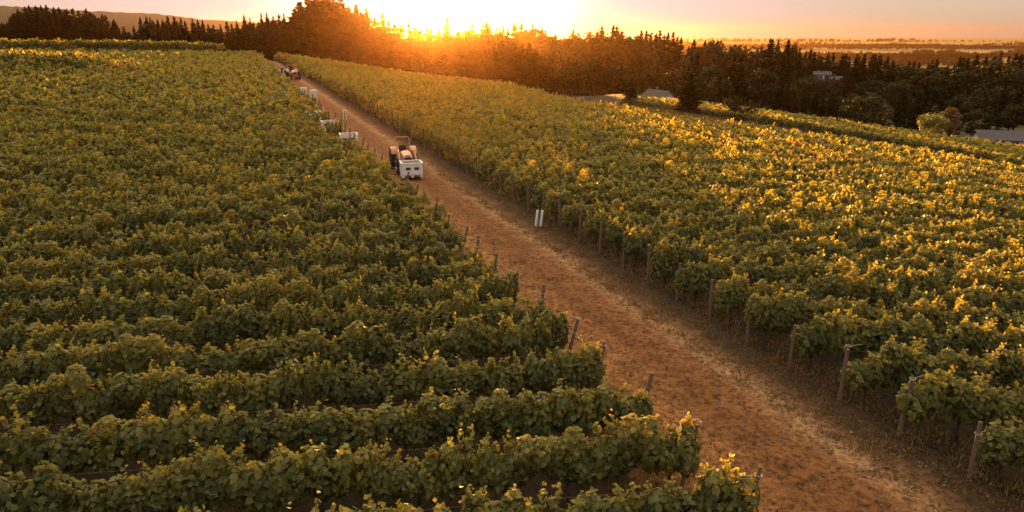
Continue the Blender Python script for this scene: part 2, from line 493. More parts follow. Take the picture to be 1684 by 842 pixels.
M_HILL = simple('wooded_hillside', (0.045, 0.045, 0.022), 0.95, scale=0.02)
def hills():
    # long ridge far beyond the left woods
    tops = [(-420, 30), (-200, 16), (0, 10), (60, 12), (140, 18), (212, 21), (250, 22), (300, 28), (345, 33), (410, 36), (520, 44), (640, 56)]
    D = 1300.0
    px = np.linspace(-420, 640, 160); py = np.interp(px, [t[0] for t in tops], [t[1] for t in tops]) + value_noise(px / 9, px * 0, 7) * 1.2
    top = np.array([at(a, b, D) for a, b in zip(px, py)])
    prof = [(-400, 0.0), (-300, 0.18), (-180, 0.45), (-80, 0.8), (0, 1.0), (100, 0.8), (300, 0.0)]
    V = []
    for dy, k in prof:
        zz = -110 + (top[:, 2] + 110) * k + value_noise(top[:, 0] / 80 + dy, top[:, 0] * 0 + dy, 8) * 9 * (k > 0.01) * (1 if dy else 0)
        V.append(np.stack([top[:, 0], top[:, 1] + dy, zz], 1))
    V = np.concatenate(V); n = len(px)
    i2 = (np.arange(len(prof) - 1)[:, None] * n + np.arange(n - 1)[None]).ravel()
    tag(link('hills', new_mesh('hills', V, np.stack([i2, i2 + 1, i2 + n + 1, i2 + n], 1), [M_HILL], True)), kind='structure')
hills()
HILL_TOP = 0.0

# ------------------------------------------------------------------ leaves
def frame(nrm, rng, droop=None):
    """for each normal two tangents; the first (leaf tip) points down when droop is given"""
    n = nrm / (np.linalg.norm(nrm, axis=1, keepdims=True) + 1e-9)
    t = rng.normal(size=n.shape)
    if droop is not None: t = t * (1 - droop) + np.array([0, 0, -1.0]) * droop * 1.6
    t -= n * (t * n).sum(1, keepdims=True)
    t /= np.linalg.norm(t, axis=1, keepdims=True) + 1e-9
    return n, t, np.cross(n, t)

LOBED = np.array([(-0.10, 0.0), (-0.42, 0.22), (-0.05, 0.55), (-0.30, 0.0)])    # helper numbers are unused beyond the outline below
OUT = [(-0.36, 0.10), (-0.30, 0.44), (0.02, 0.34), (0.22, 0.42), (0.30, 0.20), (0.62, 0.0),
       (0.30, -0.20), (0.22, -0.42), (0.02, -0.34), (-0.30, -0.44), (-0.36, -0.10)]

def leaves_lobed(c, n, t, b, size, rng):
    """a lobed vine leaf: a fan round a raised centre, eleven corners"""
    N = len(c); k = len(OUT)
    o = np.array(OUT)
    cup = rng.uniform(-0.10, 0.22, N)
    V = np.empty((N, k + 1, 3))
    V[:, 0] = c
    for i, (u, v) in enumerate(o):
        V[:, i + 1] = c + (t * u + b * v) * size[:, None] - n * (cup * (u * u + v * v) * 1.6 * size)[:, None]
    base = np.arange(N)[:, None] * (k + 1)
    F = [np.concatenate([base, base + 1 + i, base + 1 + (i + 1) % k], 1) for i in range(k)]
    return V.reshape(-1, 3), np.concatenate(F), k + 1

def leaves_kite(c, n, t, b, size, rng, wide=0.5):
    N = len(c); V = np.empty((N, 4, 3)); cup = rng.uniform(-0.05, 0.15, N) * size
    V[:, 0] = c - t * (0.42 * size)[:, None]
    V[:, 1] = c + b * (wide * size)[:, None] - n * cup[:, None]
    V[:, 2] = c + t * (0.55 * size)[:, None]
    V[:, 3] = c - b * (wide * size)[:, None] - n * cup[:, None]
    return V.reshape(-1, 3), np.arange(N * 4).reshape(N, 4), 4

def vine_shape(rng, width):
    """lumps (centre, radii) of one vine's canopy and the shoots that stand above it; the row runs along x"""
    lumps, shoots = [], []
    n = 4
    for i in range(n):
        x = (-0.5 + (i + 0.5) / n) * width + rng.normal(0, 0.05)
        lumps.append((np.array([x, rng.normal(0, 0.04), 1.0 + rng.normal(0, 0.13)]), np.array([0.24 + rng.uniform(0, 0.08), 0.22 + rng.uniform(0, 0.10), 0.46 + rng.uniform(-0.08, 0.12)])))
    for i in range(2):
        lumps.append((np.array([rng.uniform(-0.4, 0.4) * width, rng.choice([-1, 1]) * 0.12, 0.74 + rng.uniform(-0.1, 0.15)]), np.array([0.26, 0.24, 0.30])))
    for i in range(rng.integers(4, 8)):
        p = np.array([rng.uniform(-0.5, 0.5) * width, rng.normal(0, 0.12), 1.32])
        d = np.array([rng.normal(0, 0.35), rng.normal(0, 0.35), 1.0]); d /= np.linalg.norm(d)
        shoots.append((p, d, rng.uniform(0.22, 0.5), rng.uniform(-0.2, 0.9)))
    return lumps, shoots

def vine_leaves(seed, n_body, n_shoot, size, width=1.2):
    rng = np.random.default_rng(seed)
    lumps, shoots = vine_shape(rng, width)
    area = np.array([l[1].prod() ** (2 / 3) for l in lumps]); area /= area.sum()
    C, Nn, S, Ti = [], [], [], []
    for (c, r), a in zip(lumps, area):
        m = max(3, int(n_body * a))
        d = rng.normal(size=(m, 3)); d /= np.linalg.norm(d, axis=1, keepdims=True)
        rad = rng.uniform(0.72, 1.08, m) ** 0.7
        p = c + d * r * rad[:, None]
        keep = p[:, 2] > 0.42
        nr = d / r; nr /= np.linalg.norm(nr, axis=1, keepdims=True)
        nr = nr + rng.normal(0, 0.38, (m, 3)) + np.array([0, 0, 0.30])
        C.append(p[keep]); Nn.append(nr[keep])
        S.append(size * rng.uniform(0.7, 1.25, m)[keep])
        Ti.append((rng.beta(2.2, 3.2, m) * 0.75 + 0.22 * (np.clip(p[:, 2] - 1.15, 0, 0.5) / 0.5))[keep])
    per = max(2, n_shoot // max(1, len(shoots)))
    for p, d, L, bend in shoots:
        s_ = np.linspace(0.05, 1, per)
        side = np.array([d[1], -d[0], 0])
        q = p + d * (L * s_)[:, None] + np.array([d[0], d[1], -0.6]) * (bend * L * s_ ** 2 * 0.5)[:, None] + rng.normal(0, 0.035, (per, 3))
        C.append(q); Nn.append(rng.normal(0, 0.6, (per, 3)) + np.array([0, 0, 0.8]))
        S.append(size * (1.05 - 0.5 * s_) * rng.uniform(0.8, 1.1, per))
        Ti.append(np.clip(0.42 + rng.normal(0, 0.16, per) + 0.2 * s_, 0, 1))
    C = np.concatenate(C); Nn = np.concatenate(Nn); S = np.concatenate(S); Ti = np.concatenate(Ti)
    n, t, b = frame(Nn, rng, 0.55)
    return C, n, t, b, S, np.clip(Ti, 0, 1), rng

def vine_mesh_near(seed, width):
    C, n, t, b, S, Ti, rng = vine_leaves(seed, 1000, 120, 0.128, width)
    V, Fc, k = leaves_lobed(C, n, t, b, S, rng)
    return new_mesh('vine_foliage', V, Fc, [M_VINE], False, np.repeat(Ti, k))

def vine_trunk_mesh(seed):
    rng = random.Random(seed); mb = MB()
    pts = [(rng.uniform(-.03, .03), rng.uniform(-.03, .03), z) for z in (-0.05, 0.2, 0.45, 0.72)]
    mb.tube(pts, [0.045, 0.038, 0.036, 0.042], 7)
    for s in (-1, 1):
        mb.tube([pts[-1], (s * .15, 0, .84), (s * .38, rng.uniform(-.03, .03), .86), (s * .58, 0, .85)], [.034, .026, .02, .012], 6)
        for k in range(4):
            x = s * (.12 + .13 * k)
            mb.tube([(x, 0, .85), (x + rng.uniform(-.05, .05), rng.uniform(-.06, .06), 1.15), (x + rng.uniform(-.08, .08), rng.uniform(-.1, .1), 1.5)], [.008, .006, .004], 4)
    return mb.mesh('vine_trunk', M_BARK, True)

# ------------------------------------------------------------------ the vineyard rows
ROW_SLOPE = 0.13
PLANT = 1.0
NEAR_V = [vine_mesh_near(100 + i, w) for i, w in enumerate((1.25, 1.15, 1.05, 1.2, 0.95, 1.3, 1.1, 1.0, 1.2, 0.85))]
NEAR_T = [vine_trunk_mesh(i) for i in range(4)]
rg = random.Random(5)

def in_view(x, y, z, pad=70):
    px, py, fw = proj(x, y, z)
    return fw > 1 and -pad < px < 1684 + pad and -pad < py < 842 + pad

# far edge of the right field and of its continuation, on the ground
FIELD_EDGE = [(-46.0, 150.0), (-12.0, 140.0), (-1.0, 122.0), (5.3, 103.4), (9.4, 97.1), (15.1, 92.5), (19.0, 89.2), (23.2, 85.4), (31.4, 83.0), (38.4, 78.5), (43.5, 74.0), (48.0, 68.5), (56.0, 56.0), (68.0, 37.0), (87.0, 8.0)]
fe_x = np.array([p[0] for p in FIELD_EDGE]); fe_y = np.array([p[1] for p in FIELD_EDGE])
def right_edge_y(x): return float(np.interp(x, fe_x, fe_y))
def left_ok(x, y):
    if y > 152: return False
    d2 = ((y - 118) - 1.52 * (x + 77)) / 1.82
    return not (x < -42 and d2 > -7.5) and y < 146

vines = []          # (x, y, z, side, row, ordinal)
row_ends = {'left': [], 'right': []}
for side, c0, step, first in (('left', 12.93, 1.88, -1), ('right', 12.49, 1.77, -1)):
    for k in range(first, 90):
        c = c0 + step * k
        # row end where the row meets the track edge
        yy = c
        for _ in range(8):
            xx = float(edge_left(yy) if side == 'left' else edge_right(yy)); yy = c + ROW_SLOPE * xx
        if yy > 150 or yy < 3: continue
        row_ends[side].append((k - first, xx, yy))
        sg = -1 if side == 'left' else 1
        x = xx + sg * (rg.uniform(0.05, 0.6) if side == 'left' else rg.uniform(0.45, 0.85)); n = 0
        while abs(x) < 130:
            y = c + ROW_SLOPE * x
            ok = left_ok(x, y) if side == 'left' else (y < right_edge_y(x) and x < 95)
            ok = ok and min(math.hypot(x - a, y - b) for a, b in ((-11.5, 51.6), (-14.2, 57.4), (-16.8, 62.6), (-11.2, 50.2), (-13.8, 56.0))) > 1.5
            if ok and y > 4 and in_view(x, y, H(x, y) + 1.0, 480):
                vines.append((x, y, H(x, y), side, k - first, n))
            n += 1
            x += sg * PLANT * rg.uniform(0.92, 1.1)
vines.sort(key=lambda v: v[0] ** 2 + v[1] ** 2 + (CAM_Z - v[2]) ** 2)
N_NEAR = 300
seen = [v for v in vines if in_view(v[0], v[1], v[2] + 1.3, 10)]
near = seen[:N_NEAR]; chosen = set(near); rest = [v for v in vines if v not in chosen]      # the rest, and those beyond the frame, are one mass
ROW_ROT = math.atan(ROW_SLOPE)
ORD = ['', 'first', 'second', 'third', 'fourth', 'fifth', 'sixth', 'seventh', 'eighth', 'ninth', 'tenth', 'eleventh', 'twelfth', 'thirteenth', 'fourteenth',
       'fifteenth', 'sixteenth', 'seventeenth', 'eighteenth', 'nineteenth', 'twentieth']
def ordinal(n):
    if n <= 20: return ORD[n]
    tens = {2: 'twenty', 3: 'thirty', 4: 'forty', 5: 'fifty'}[n // 10]
    return tens + '-' + ORD[n % 10] if n % 10 else tens[:-1] + 'ieth'
near_rows = {s: sorted({v[4] for v in near if v[3] == s}) for s in ('left', 'right')}
proto = None
patch = lambda x, y: 0.5 + 0.5 * float(value_noise(np.array([x / 9.0]), np.array([y / 7.0]), 21)[0])
for i, (x, y, z, side, row, n) in enumerate(near):
    first_seen = min(v[5] for v in near if v[3] == side and v[4] == row)
    o = bpy.data.objects.new('grapevine', None); COL.objects.link(o)
    o.location = (x, y, z); o.rotation_euler = (0, 0, ROW_ROT + (math.pi if rg.random() < .5 else 0))
    hh = rg.uniform(0.86, 1.13)
    o.scale = (rg.uniform(0.84, 1.12), rg.uniform(0.88, 1.12), hh)
    end = 'dirt track'
    rn = near_rows[side].index(row) + 1
    tag(o, 'leafy grapevine, %s from the track in the %s %s hand row counted up the photo' % (ordinal(n + 1), ordinal(rn), side), 'grapevine',
        'grapevines trained along the near rows')
    f = bpy.data.objects.new('foliage', NEAR_V[rg.randrange(len(NEAR_V))]); COL.objects.link(f); f.parent = o
    t = bpy.data.objects.new('trunk', NEAR_T[rg.randrange(len(NEAR_T))]); COL.objects.link(t); t.parent = o

def scatter(name, variants, places, material, kind='stuff', label=None, smooth=False):
    """places: list of (x, y, z, rot, sx, sy, sz, dt, variant) -> one mesh"""
    Vs, Fs, Ts, off = [], [], [], 0
    P = np.array(places)
    for vi, (V, Fc, Ti) in enumerate(variants):
        p = P[P[:, 8] == vi]
        if not len(p): continue
        m = len(p); c, s_ = np.cos(p[:, 3])[:, None], np.sin(p[:, 3])[:, None]
        vx = V[None, :, 0] * p[:, 4:5]; vy = V[None, :, 1] * p[:, 5:6]; vz = V[None, :, 2] * p[:, 6:7]
        W = np.stack([vx * c - vy * s_ + p[:, 0:1], vx * s_ + vy * c + p[:, 1:2], vz + p[:, 2:3]], 2).reshape(-1, 3)
        idx = (Fc[None] + (np.arange(m) * len(V))[:, None, None]).reshape(-1, Fc.shape[1]) + off
        Vs.append(W); Fs.append(idx); Ts.append(np.clip(Ti[None] + p[:, 7:8], 0, 1).ravel()); off += len(W)
    o = link(name, new_mesh(name, np.concatenate(Vs), np.concatenate(Fs), [material], smooth, np.concatenate(Ts)))
    return tag(o, label, None, None, kind)

def vine_lod(seed, nb, ns, size, width):
    C, n, t, b, S, Ti, rng = vine_leaves(seed, nb, ns, size, width)
    V, Fc, k = leaves_kite(C, n, t, b, S, rng, 0.45)
    return V, Fc, np.repeat(Ti, k)
MID = [vine_lod(300 + i, 320, 55, 0.20, w) for i, w in enumerate((1.25, 1.1, 1.2, 1.0, 1.3, 0.9))]
FAR = [vine_lod(400 + i, 90, 18, 0.40, w) for i, w in enumerate((1.25, 1.1, 1.2, 1.0, 1.3, 0.9))]
pm, pf = [], []
for (x, y, z, side, row, n) in rest:
    dt = 0.22 * (patch(x, y) - 0.5) + rg.gauss(0, 0.07)
    e = (x, y, z, ROW_ROT + (math.pi if rg.random() < .5 else 0), rg.uniform(.78, 1.12), rg.uniform(.88, 1.12), rg.uniform(.86, 1.14), dt, rg.randrange(6))
    (pm if y < 62 else pf).append(e)
scatter('mid_field_vines', MID, pm, M_VINE)
scatter('far_field_vines', FAR, pf, M_VINE)
print('vines', len(vines), len(pm), len(pf))

# crest rows above the bank on the left, and the strip of vines beyond the dry verge on the right
pc = []
def vine_line(a, b, spacing, hmul=1.0, jit=0.1, dt0=0.0, wmul=1.0):
    a, b = np.array(a, float), np.array(b, float); L = np.linalg.norm(b - a); m = int(L / spacing)
    rot = math.atan2(b[1] - a[1], b[0] - a[0])
    for i in range(m):
        p = a + (b - a) * ((i + 0.5) / m)
        x, y = p[0] + rg.gauss(0, jit), p[1] + rg.gauss(0, jit)
        pc.append((x, y, H(x, y), rot, rg.uniform(.9, 1.15), rg.uniform(.9, 1.1) * wmul, rg.uniform(.9, 1.1) * hmul, dt0 + rg.gauss(0, .06), rg.randrange(6)))
for off in (0.0, 2.0, 4.0):
    vine_line((-92 - off, 95 + off * .6), (-77 - off, 118 + off * .6), 1.1, 1.05)
    vine_line((-77 - off, 118 + off * .6), (-56.5 - off, 149 + off * .6), 1.1, 1.05)
STRIP_NEAR = [(16.5, 113.0), (22.0, 109.0), (29.0, 106.0), (37.5, 101.5), (45.0, 90.5), (49.7, 83.5), (54.5, 76.5), (64.0, 64.0), (74.0, 48.0)]
STRIP_FAR = [(15.0, 125.0), (28.6, 121.0), (38.7, 118.1), (49.7, 111.7), (60.1, 103.6), (68.3, 97.1), (85.0, 80.0), (100.0, 60.0)]
sfx, sfy = [p[0] for p in STRIP_FAR], [p[1] for p in STRIP_FAR]
def strip_row(off):
    pts = [np.array(p, float) for p in STRIP_NEAR]
    nr = []
    for i in range(len(pts)):
        d = pts[min(i + 1, len(pts) - 1)] - pts[max(i - 1, 0)]; d /= np.linalg.norm(d); nr.append(np.array([-d[1], d[0]]))
    q = [p + n * off for p, n in zip(pts, nr)]
    for a, b in zip(q[:-1], q[1:]):
        m0 = len(pc); vine_line(a, b, 1.0, 0.9, 0.08, -0.02)
        pc[m0:] = [e for e in pc[m0:] if e[1] < np.interp(e[0], sfx, sfy) and e[0] > 15]
for k in range(20): strip_row(k * 1.9)
scatter('edge_vines', FAR, pc, M_VINE)

# ------------------------------------------------------------------ trees
def tube_np(mb, pts, rad, seg=6): mb.tube(pts, rad, seg)

def conifer_meshes(seed, spread=0.2, base=0.05, whorls=30, power=0.9, droop=0.25):
    """unit-high conifer: whorls of drooping boughs, each a fan of ragged sprays"""
    rng = np.random.default_rng(seed)
    C, N, S, T, tips = [], [], [], [], []
    for i in range(whorls):
        f = (i + rng.uniform(0, .8)) / whorls
        z = base + (0.985 - base) * f
        r = spread * (1 - f) ** power * rng.uniform(.72, 1.12) + 0.004
        nb = int(rng.integers(6, 9)) if f < .8 else 5
        a0 = rng.uniform(0, 6.28)
        for k in range(nb):
            a = a0 + 6.283 * k / nb + rng.normal(0, .22)
            rb = r * rng.uniform(.7, 1.2)
            dz = -droop * (1 - f) + 0.9 * f ** 2
            d = np.array([math.cos(a), math.sin(a), dz]); d /= np.linalg.norm(d)
            for s_ in (0.12, 0.28, 0.46, 0.64, 0.8, 0.97):
                p = np.array([0, 0, z]) + d * rb * s_ + np.array([0, 0, -0.10 * rb * s_ * s_])
                for q in range(2):
                    aa = a + rng.normal(0, .55)
                    dd = np.array([math.cos(aa), math.sin(aa), dz * .8 + rng.normal(0, .22)]); dd /= np.linalg.norm(dd)
                    C.append(p + rng.normal(0, .006, 3)); tips.append(dd)
                    S.append((0.40 * rb + 0.012) * rng.uniform(.7, 1.15))
                    T.append(np.clip(0.35 + .3 * s_ + rng.normal(0, .18), 0, 1))
                    N.append(rng.normal(0, 1, 3) + np.array([0, 0, .25]))
    for k in range(14):                                 # the leader
        zz = rng.uniform(.93, .99); a = rng.uniform(0, 6.28)
        C.append(np.array([0, 0, zz])); tips.append(np.array([math.cos(a) * .25, math.sin(a) * .25, 1.0])); S.append(rng.uniform(.02, .03)); T.append(.4); N.append(rng.normal(0, 1, 3))
    C, N, t, S, T = map(np.array, (C, N, tips, S, T)); t = t / np.linalg.norm(t, axis=1, keepdims=True)
    n = N - t * (N * t).sum(1, keepdims=True); n /= np.linalg.norm(n, axis=1, keepdims=True)
    V, Fc, k = leaves_kite(C, n, t, np.cross(n, t), S * 1.5, rng, 0.25)
    crown = new_mesh('conifer_crown', V, Fc, [M_CONIFER], False, np.repeat(T, k))
    mb = MB(); mb.tube([(0, 0, -.03), (0, 0, .3), (0, 0, .7), (0, 0, .99)], [.016, .012, .006, .0015], 6)
    return crown, mb.mesh('conifer_trunk', M_TRUNK, True), (V, Fc, np.repeat(T, k))

def broad_meshes(seed, material, rx=0.42, z0=0.25, n=2200, lumps=16, leaf=0.05, flat=0.0):
    rng = np.random.default_rng(seed); rnd = random.Random(seed)
    C, N, T = [], [], []
    mb = MB(); mb.tube([(0, 0, -.04), (rnd.uniform(-.01, .01), 0, z0 * .6), (0, 0, z0 + .12)], [.032, .024, .018], 7)
    cs = []
    for i in range(lumps):
        a = rng.uniform(0, 6.28); h = rng.uniform(0, 1)
        rad = rx * math.sqrt(max(0.05, 1 - (2 * h - 1) ** 2)) * rng.uniform(.45, .78)
        c = np.array([math.cos(a) * rad, math.sin(a) * rad, z0 + 0.06 + (0.80 - z0) * (h ** (1 - flat * .5))]); cs.append(c)
        r = rng.uniform(.12, .20) * (rx / .42)
        mb.tube([(0, 0, z0 * .7 + .1 * h), tuple(c * .6 + np.array([0, 0, .18 * z0])), tuple(c)], [.012, .008, .003], 4)
        m = n // lumps
        d = rng.normal(size=(m, 3)); d /= np.linalg.norm(d, axis=1, keepdims=True)
        p = c + d * np.array([r * 1.15, r * 1.15, r * .85]) * (rng.uniform(.45, 1.08, m) ** .6)[:, None]
        C.append(p); N.append(d + rng.normal(0, .5, (m, 3)) + np.array([0, 0, .35]))
        T.append(np.clip(rng.normal(.45, .2, m) + rng.normal(0, .1), 0, 1))
    C, N, T = np.concatenate(C), np.concatenate(N), np.concatenate(T)
    nn, t, b = frame(N, rng, .2)
    V, Fc, k = leaves_kite(C, nn, t, b, leaf * rng.uniform(.7, 1.3, len(C)), rng, .45)
    return new_mesh('broadleaf_crown', V, Fc, [material], False, np.repeat(T, k)), mb.mesh('broadleaf_trunk', M_TRUNK, True), (V, Fc, np.repeat(T, k))

FIRS = [conifer_meshes(10, .20), conifer_meshes(11, .17, .08, 28, .8), conifer_meshes(12, .24, .06, 26, 1.0), conifer_meshes(13, .15, .12, 30, .85, .35)]
WIDE = [conifer_meshes(20, .30, .03, 34, .75), conifer_meshes(21, .34, .03, 34, .8)]
SPIRE = [conifer_meshes(30, .145, .02, 36, .7, .05)]
BROADS = [broad_meshes(40, M_BROAD), broad_meshes(41, M_BROAD, .48, .18, 2200, 18), broad_meshes(42, M_BROAD, .36, .2)]
PINES = [broad_meshes(50, M_CONIFER, .36, .22, 2400, 16, .05, .5), broad_meshes(51, M_CONIFER, .30, .18, 2400, 18, .045, .4)]
LIME = broad_meshes(60, M_LIME, .50, .08, 3000, 20, .05)
RUST = broad_meshes(61, M_RUST, .34, .12, 2400, 18, .05)
BUSH = broad_meshes(62, M_BROAD, .55, .06, 2600, 20, .05)

def tree(name, meshes, x, y, h, label, cat, group=None, wide=1.0):
    o = bpy.data.objects.new(name, None); COL.objects.link(o)
    o.location = (x, y, H(x, y) - 0.15); o.rotation_euler = (0, 0, rg.uniform(0, 6.28)); o.scale = (h * wide, h * wide, h)
    tag(o, label, cat, group)
    c = bpy.data.objects.new('crown', meshes[0]); COL.objects.link(c); c.parent = o
    t = bpy.data.objects.new('trunk', meshes[1]); COL.objects.link(t); t.parent = o
    return o

def tree_px(name, pool, px, top, Y, label, cat, group=None, wide=1.0, hmin=4.0):
    p = at(px, top, Y); h = max(hmin, p[2] - H(p[0], p[1]) + 0.15)
    return tree(name, pool[rg.randrange(len(pool))], p[0], p[1], h, label, cat, group, wide)

def interp_line(pts, px): return float(np.interp(px, [p[0] for p in pts], [p[1] for p in pts]))

# A: the tall firs at the head of the track
A_LABEL = 'tall dark fir crowded into the big stand at the head of the track'
for px, top, Y, w in [(462, 62, 152, 1.15), (478, 28, 158, 1.15), (492, 2, 165, 1.1), (505, -12, 170, 1.1), (520, -16, 166, 1.1), (536, -10, 172, 1.05), (548, -6, 168, 1.05), (560, -4, 175, 1.0),
                      (573, 10, 168, 1.0), (498, 20, 156, 1.2), (530, 10, 158, 1.2), (556, 20, 160, 1.2), (470, 48, 168, 1.1), (585, 4, 176, .8), (484, 14, 172, 1.1), (512, 4, 162, 1.2), (544, 2, 160, 1.2), (566, 12, 178, 1.0), (578, 24, 160, 1.1), (595, 22, 164, 1.0)]:
    tree_px('fir_tree', WIDE + FIRS[:1], px, top, Y, A_LABEL, 'fir tree', 'firs of the big stand at the head of the track', w * 1.25)
# B: the stand under the sun glow
B_TOP = [(585, 15), (600, 26), (628, 22), (645, 34), (660, 30), (690, 42), (735, 36), (760, 46), (800, 44), (830, 54), (850, 60), (872, 66), (888, 86), (902, 104), (912, 128)]
B_LABEL = 'dark fir in the long stand below the sun glow beyond the vines'
px = 590.0
while px < 908:
    for row in range(2):
        q = px + rg.uniform(-4, 4) + row * 5
        tree_px('fir_tree', FIRS + WIDE[:1], q, interp_line(B_TOP, q) + abs(rg.gauss(0, 9)) + (8 if row == 0 else -1), (140 if q > 760 else 146) + row * 9 + rg.uniform(-2, 3), B_LABEL, 'fir tree',
                'firs of the stand below the sun glow', 1.15)
    px += 10.5
for px, top, Y in [(735, 24, 172), (800, 32, 175), (628, 18, 172), (603, 18, 170)]:
    tree_px('fir_tree', [FIRS[1]], px, top, Y, 'fir spire rising above the stand below the sun glow', 'fir tree', 'fir spires above the stand below the sun glow', 1.0)
# C: woods beyond the left crest
C_TOP = [(-20, 40), (4, 32), (16, 22), (30, 10), (52, 8), (75, 6), (98, 8), (120, 12), (150, 14), (165, 18), (180, 26), (200, 38), (214, 46)]
C_LABEL = 'dark conifer in the dense wood above the far left crest'
px = -14.0
while px < 216:
    for row in range(2):
        q = px + rg.uniform(-3, 3) + row * 3
        tree_px('fir_tree', FIRS, q, interp_line(C_TOP, q) + abs(rg.gauss(0, 4)) + row * 7, 250 - row * 18 + rg.uniform(-4, 4), C_LABEL, 'fir tree', 'conifers of the wood above the left crest', 1.25)
    px += 9.0
D_TOP = [(218, 46), (232, 28), (246, 24), (262, 26), (275, 25), (290, 26), (310, 32), (325, 26), (345, 36), (365, 34), (385, 38), (400, 26), (416, 30), (430, 24), (450, 22), (466, 24)]
D_LABEL = 'pointed conifer in the row of treetops beside the big stand'
px = 219.0
while px < 468:
    q = px + rg.uniform(-2, 2)
    tree_px('fir_tree', FIRS, q, interp_line(D_TOP, q) + rg.uniform(-3, 6), 172 + rg.uniform(-4, 4), D_LABEL, 'fir tree', 'conifers between the left wood and the big stand', 1.0)
    q = px + 5
    tree_px('fir_tree', FIRS, q, interp_line(D_TOP, q) + rg.uniform(12, 30), 162 + rg.uniform(-3, 3), D_LABEL, 'fir tree', 'conifers between the left wood and the big stand', 1.3)
    px += 9.5
px = 494.0
while px < 606:                                        # added behind the big stand to keep low sun off the left field
    tree_px('fir_tree', FIRS, px, rg.uniform(8, 18), 186 + rg.uniform(-4, 4), 'dark conifer added behind the big stand to block the low sun', 'fir tree', 'conifers added behind the big stand to block the sun', 1.4)
    px += 9
# pines right of the stand
for px, top, Y, w in [(928, 110, 138, 1.0), (946, 94, 144, 1.0), (962, 104, 141, 1.0), (978, 96, 146, 1.0), (994, 108, 143, .95)]:
    tree_px('pine_tree', PINES, px, top, Y, 'round-topped pine in the clump right of the sun-glow stand', 'pine tree', 'pines in the clump right of the stand', w)
# single trees on the verge
tree_px('spire_conifer', SPIRE, 1038, 127, 113, 'narrow dark conifer on the grassy verge left of the white gabled house', 'conifer', None, 1.7)
tree_px('spire_conifer', SPIRE, 1137, 117, 108, 'tall dark cone-shaped conifer beside the right end of the white gabled house', 'conifer', None, 2.0)
tree_px('bush_tree', [BUSH], 1217, 155, 107, 'small rounded leafy tree on the verge right of the cone-shaped conifer', 'tree', None, 1.15, 2.5)
tree_px('leafy_tree', [LIME], 1540, 189, 122, 'bright yellow-green rounded tree at the edge of the dark wood', 'tree', None, 1.25)
tree_px('leafy_tree', [RUST], 1566, 172, 150, 'orange autumn tree behind the yellow-green rounded tree', 'tree', None, .8)

# E + F: the wooded hill and the wooded slope on the right
E_TOP = [(760, 36), (800, 34), (820, 36), (850, 38), (885, 36), (905, 48), (930, 52), (960, 50), (985, 46), (1005, 40), (1030, 46), (1060, 52), (1085, 52), (1108, 56), (1130, 68), (1165, 66), (1185, 74), (1215, 72), (1245, 80), (1270, 66), (1300, 68),
         (1330, 80), (1360, 84), (1400, 92), (1440, 90), (1480, 98), (1530, 98), (1560, 100), (1600, 92), (1640, 90), (1684, 86), (1720, 84)]
def wood(n, pxa, pxb, ya, yb, lift, label, group, pool=None, wide=1.1):
    for i in range(n):
        q = pxa + (pxb - pxa) * (i + rg.random()) / n
        Y = rg.uniform(ya, yb)
        p = at(q, 100, Y)
        h = rg.uniform(*lift)
        if Y < 192 and (1040 < q < 1130 or q > 1590): continue       # open ground round the two houses
        broad = rg.random() < 0.38
        tree('broadleaf_tree' if broad else 'fir_tree', BROADS[rg.randrange(3)] if broad else FIRS[rg.randrange(4)], p[0], p[1], h * (.8 if broad else 1.0), label % ('leafy tree' if broad else 'conifer'),
             'tree' if broad else 'fir tree', group % ('leafy trees' if broad else 'conifers'), wide)
# the silhouette of the hill and slope
px = 770.0
k = 0
while px < 1710:
    q = px + rg.uniform(-3, 3); Y = (286 if q < 846 else 480 if q < 1110 else 370) + rg.uniform(-14, 14)
    broad = rg.random() < (0.25 if q < 1110 else 0.25)
    top = interp_line(E_TOP, q) + (rg.uniform(0, 10) if broad else rg.uniform(-4, 8))
    if broad: tree_px('broadleaf_tree', BROADS, q, top + 3, Y, 'rounded tree on the skyline of the wooded hill to the right', 'tree', 'leafy trees along the wooded skyline', 1.15, 9)
    else: tree_px('fir_tree', FIRS, q, top, Y, 'pointed conifer on the skyline of the wooded hill to the right', 'fir tree', 'conifers along the wooded skyline', 1.05, 9)
    px += 7.5
for px, top, Y in [(1172, 62, 300), (1214, 70, 300)]:
    tree_px('broadleaf_tree', [BROADS[2]], px, top, Y, 'egg-shaped tree standing out above the wooded skyline', 'tree', 'egg-shaped skyline trees', 1.0)
for px, top, Y in [(1268, 64, 260), (1297, 66, 265), (1410, 88, 330), (1423, 88, 330), (1440, 88, 332), (1449, 90, 332)]:
    tree_px('fir_tree', [SPIRE[0]], px, top, Y, 'sharp dark conifer spire above the wooded slope on the right', 'fir tree', 'sharp spires above the wooded slope', 1.2)
for i in range(16):
    tree_px('fir_tree' if i % 2 else 'broadleaf_tree', FIRS if i % 2 else BROADS, 1322 + i * 5.6, rg.uniform(122, 140), 268 + rg.uniform(-14, 10), 'dark %s screening the small grey buildings on the slope' % ('conifer' if i % 2 else 'leafy tree'),
            'fir tree' if i % 2 else 'tree', '%s screening the small grey buildings' % ('conifers' if i % 2 else 'leafy trees'), 1.1)
wood(45, 1000, 1720, 150, 190, (7, 11), 'dark %s along the lower edge of the wood behind the strip', '%s along the lower edge of the wood')
wood(50, 900, 1720, 195, 260, (9, 14), 'dark %s in the middle of the wooded slope', '%s in the middle of the wooded slope')

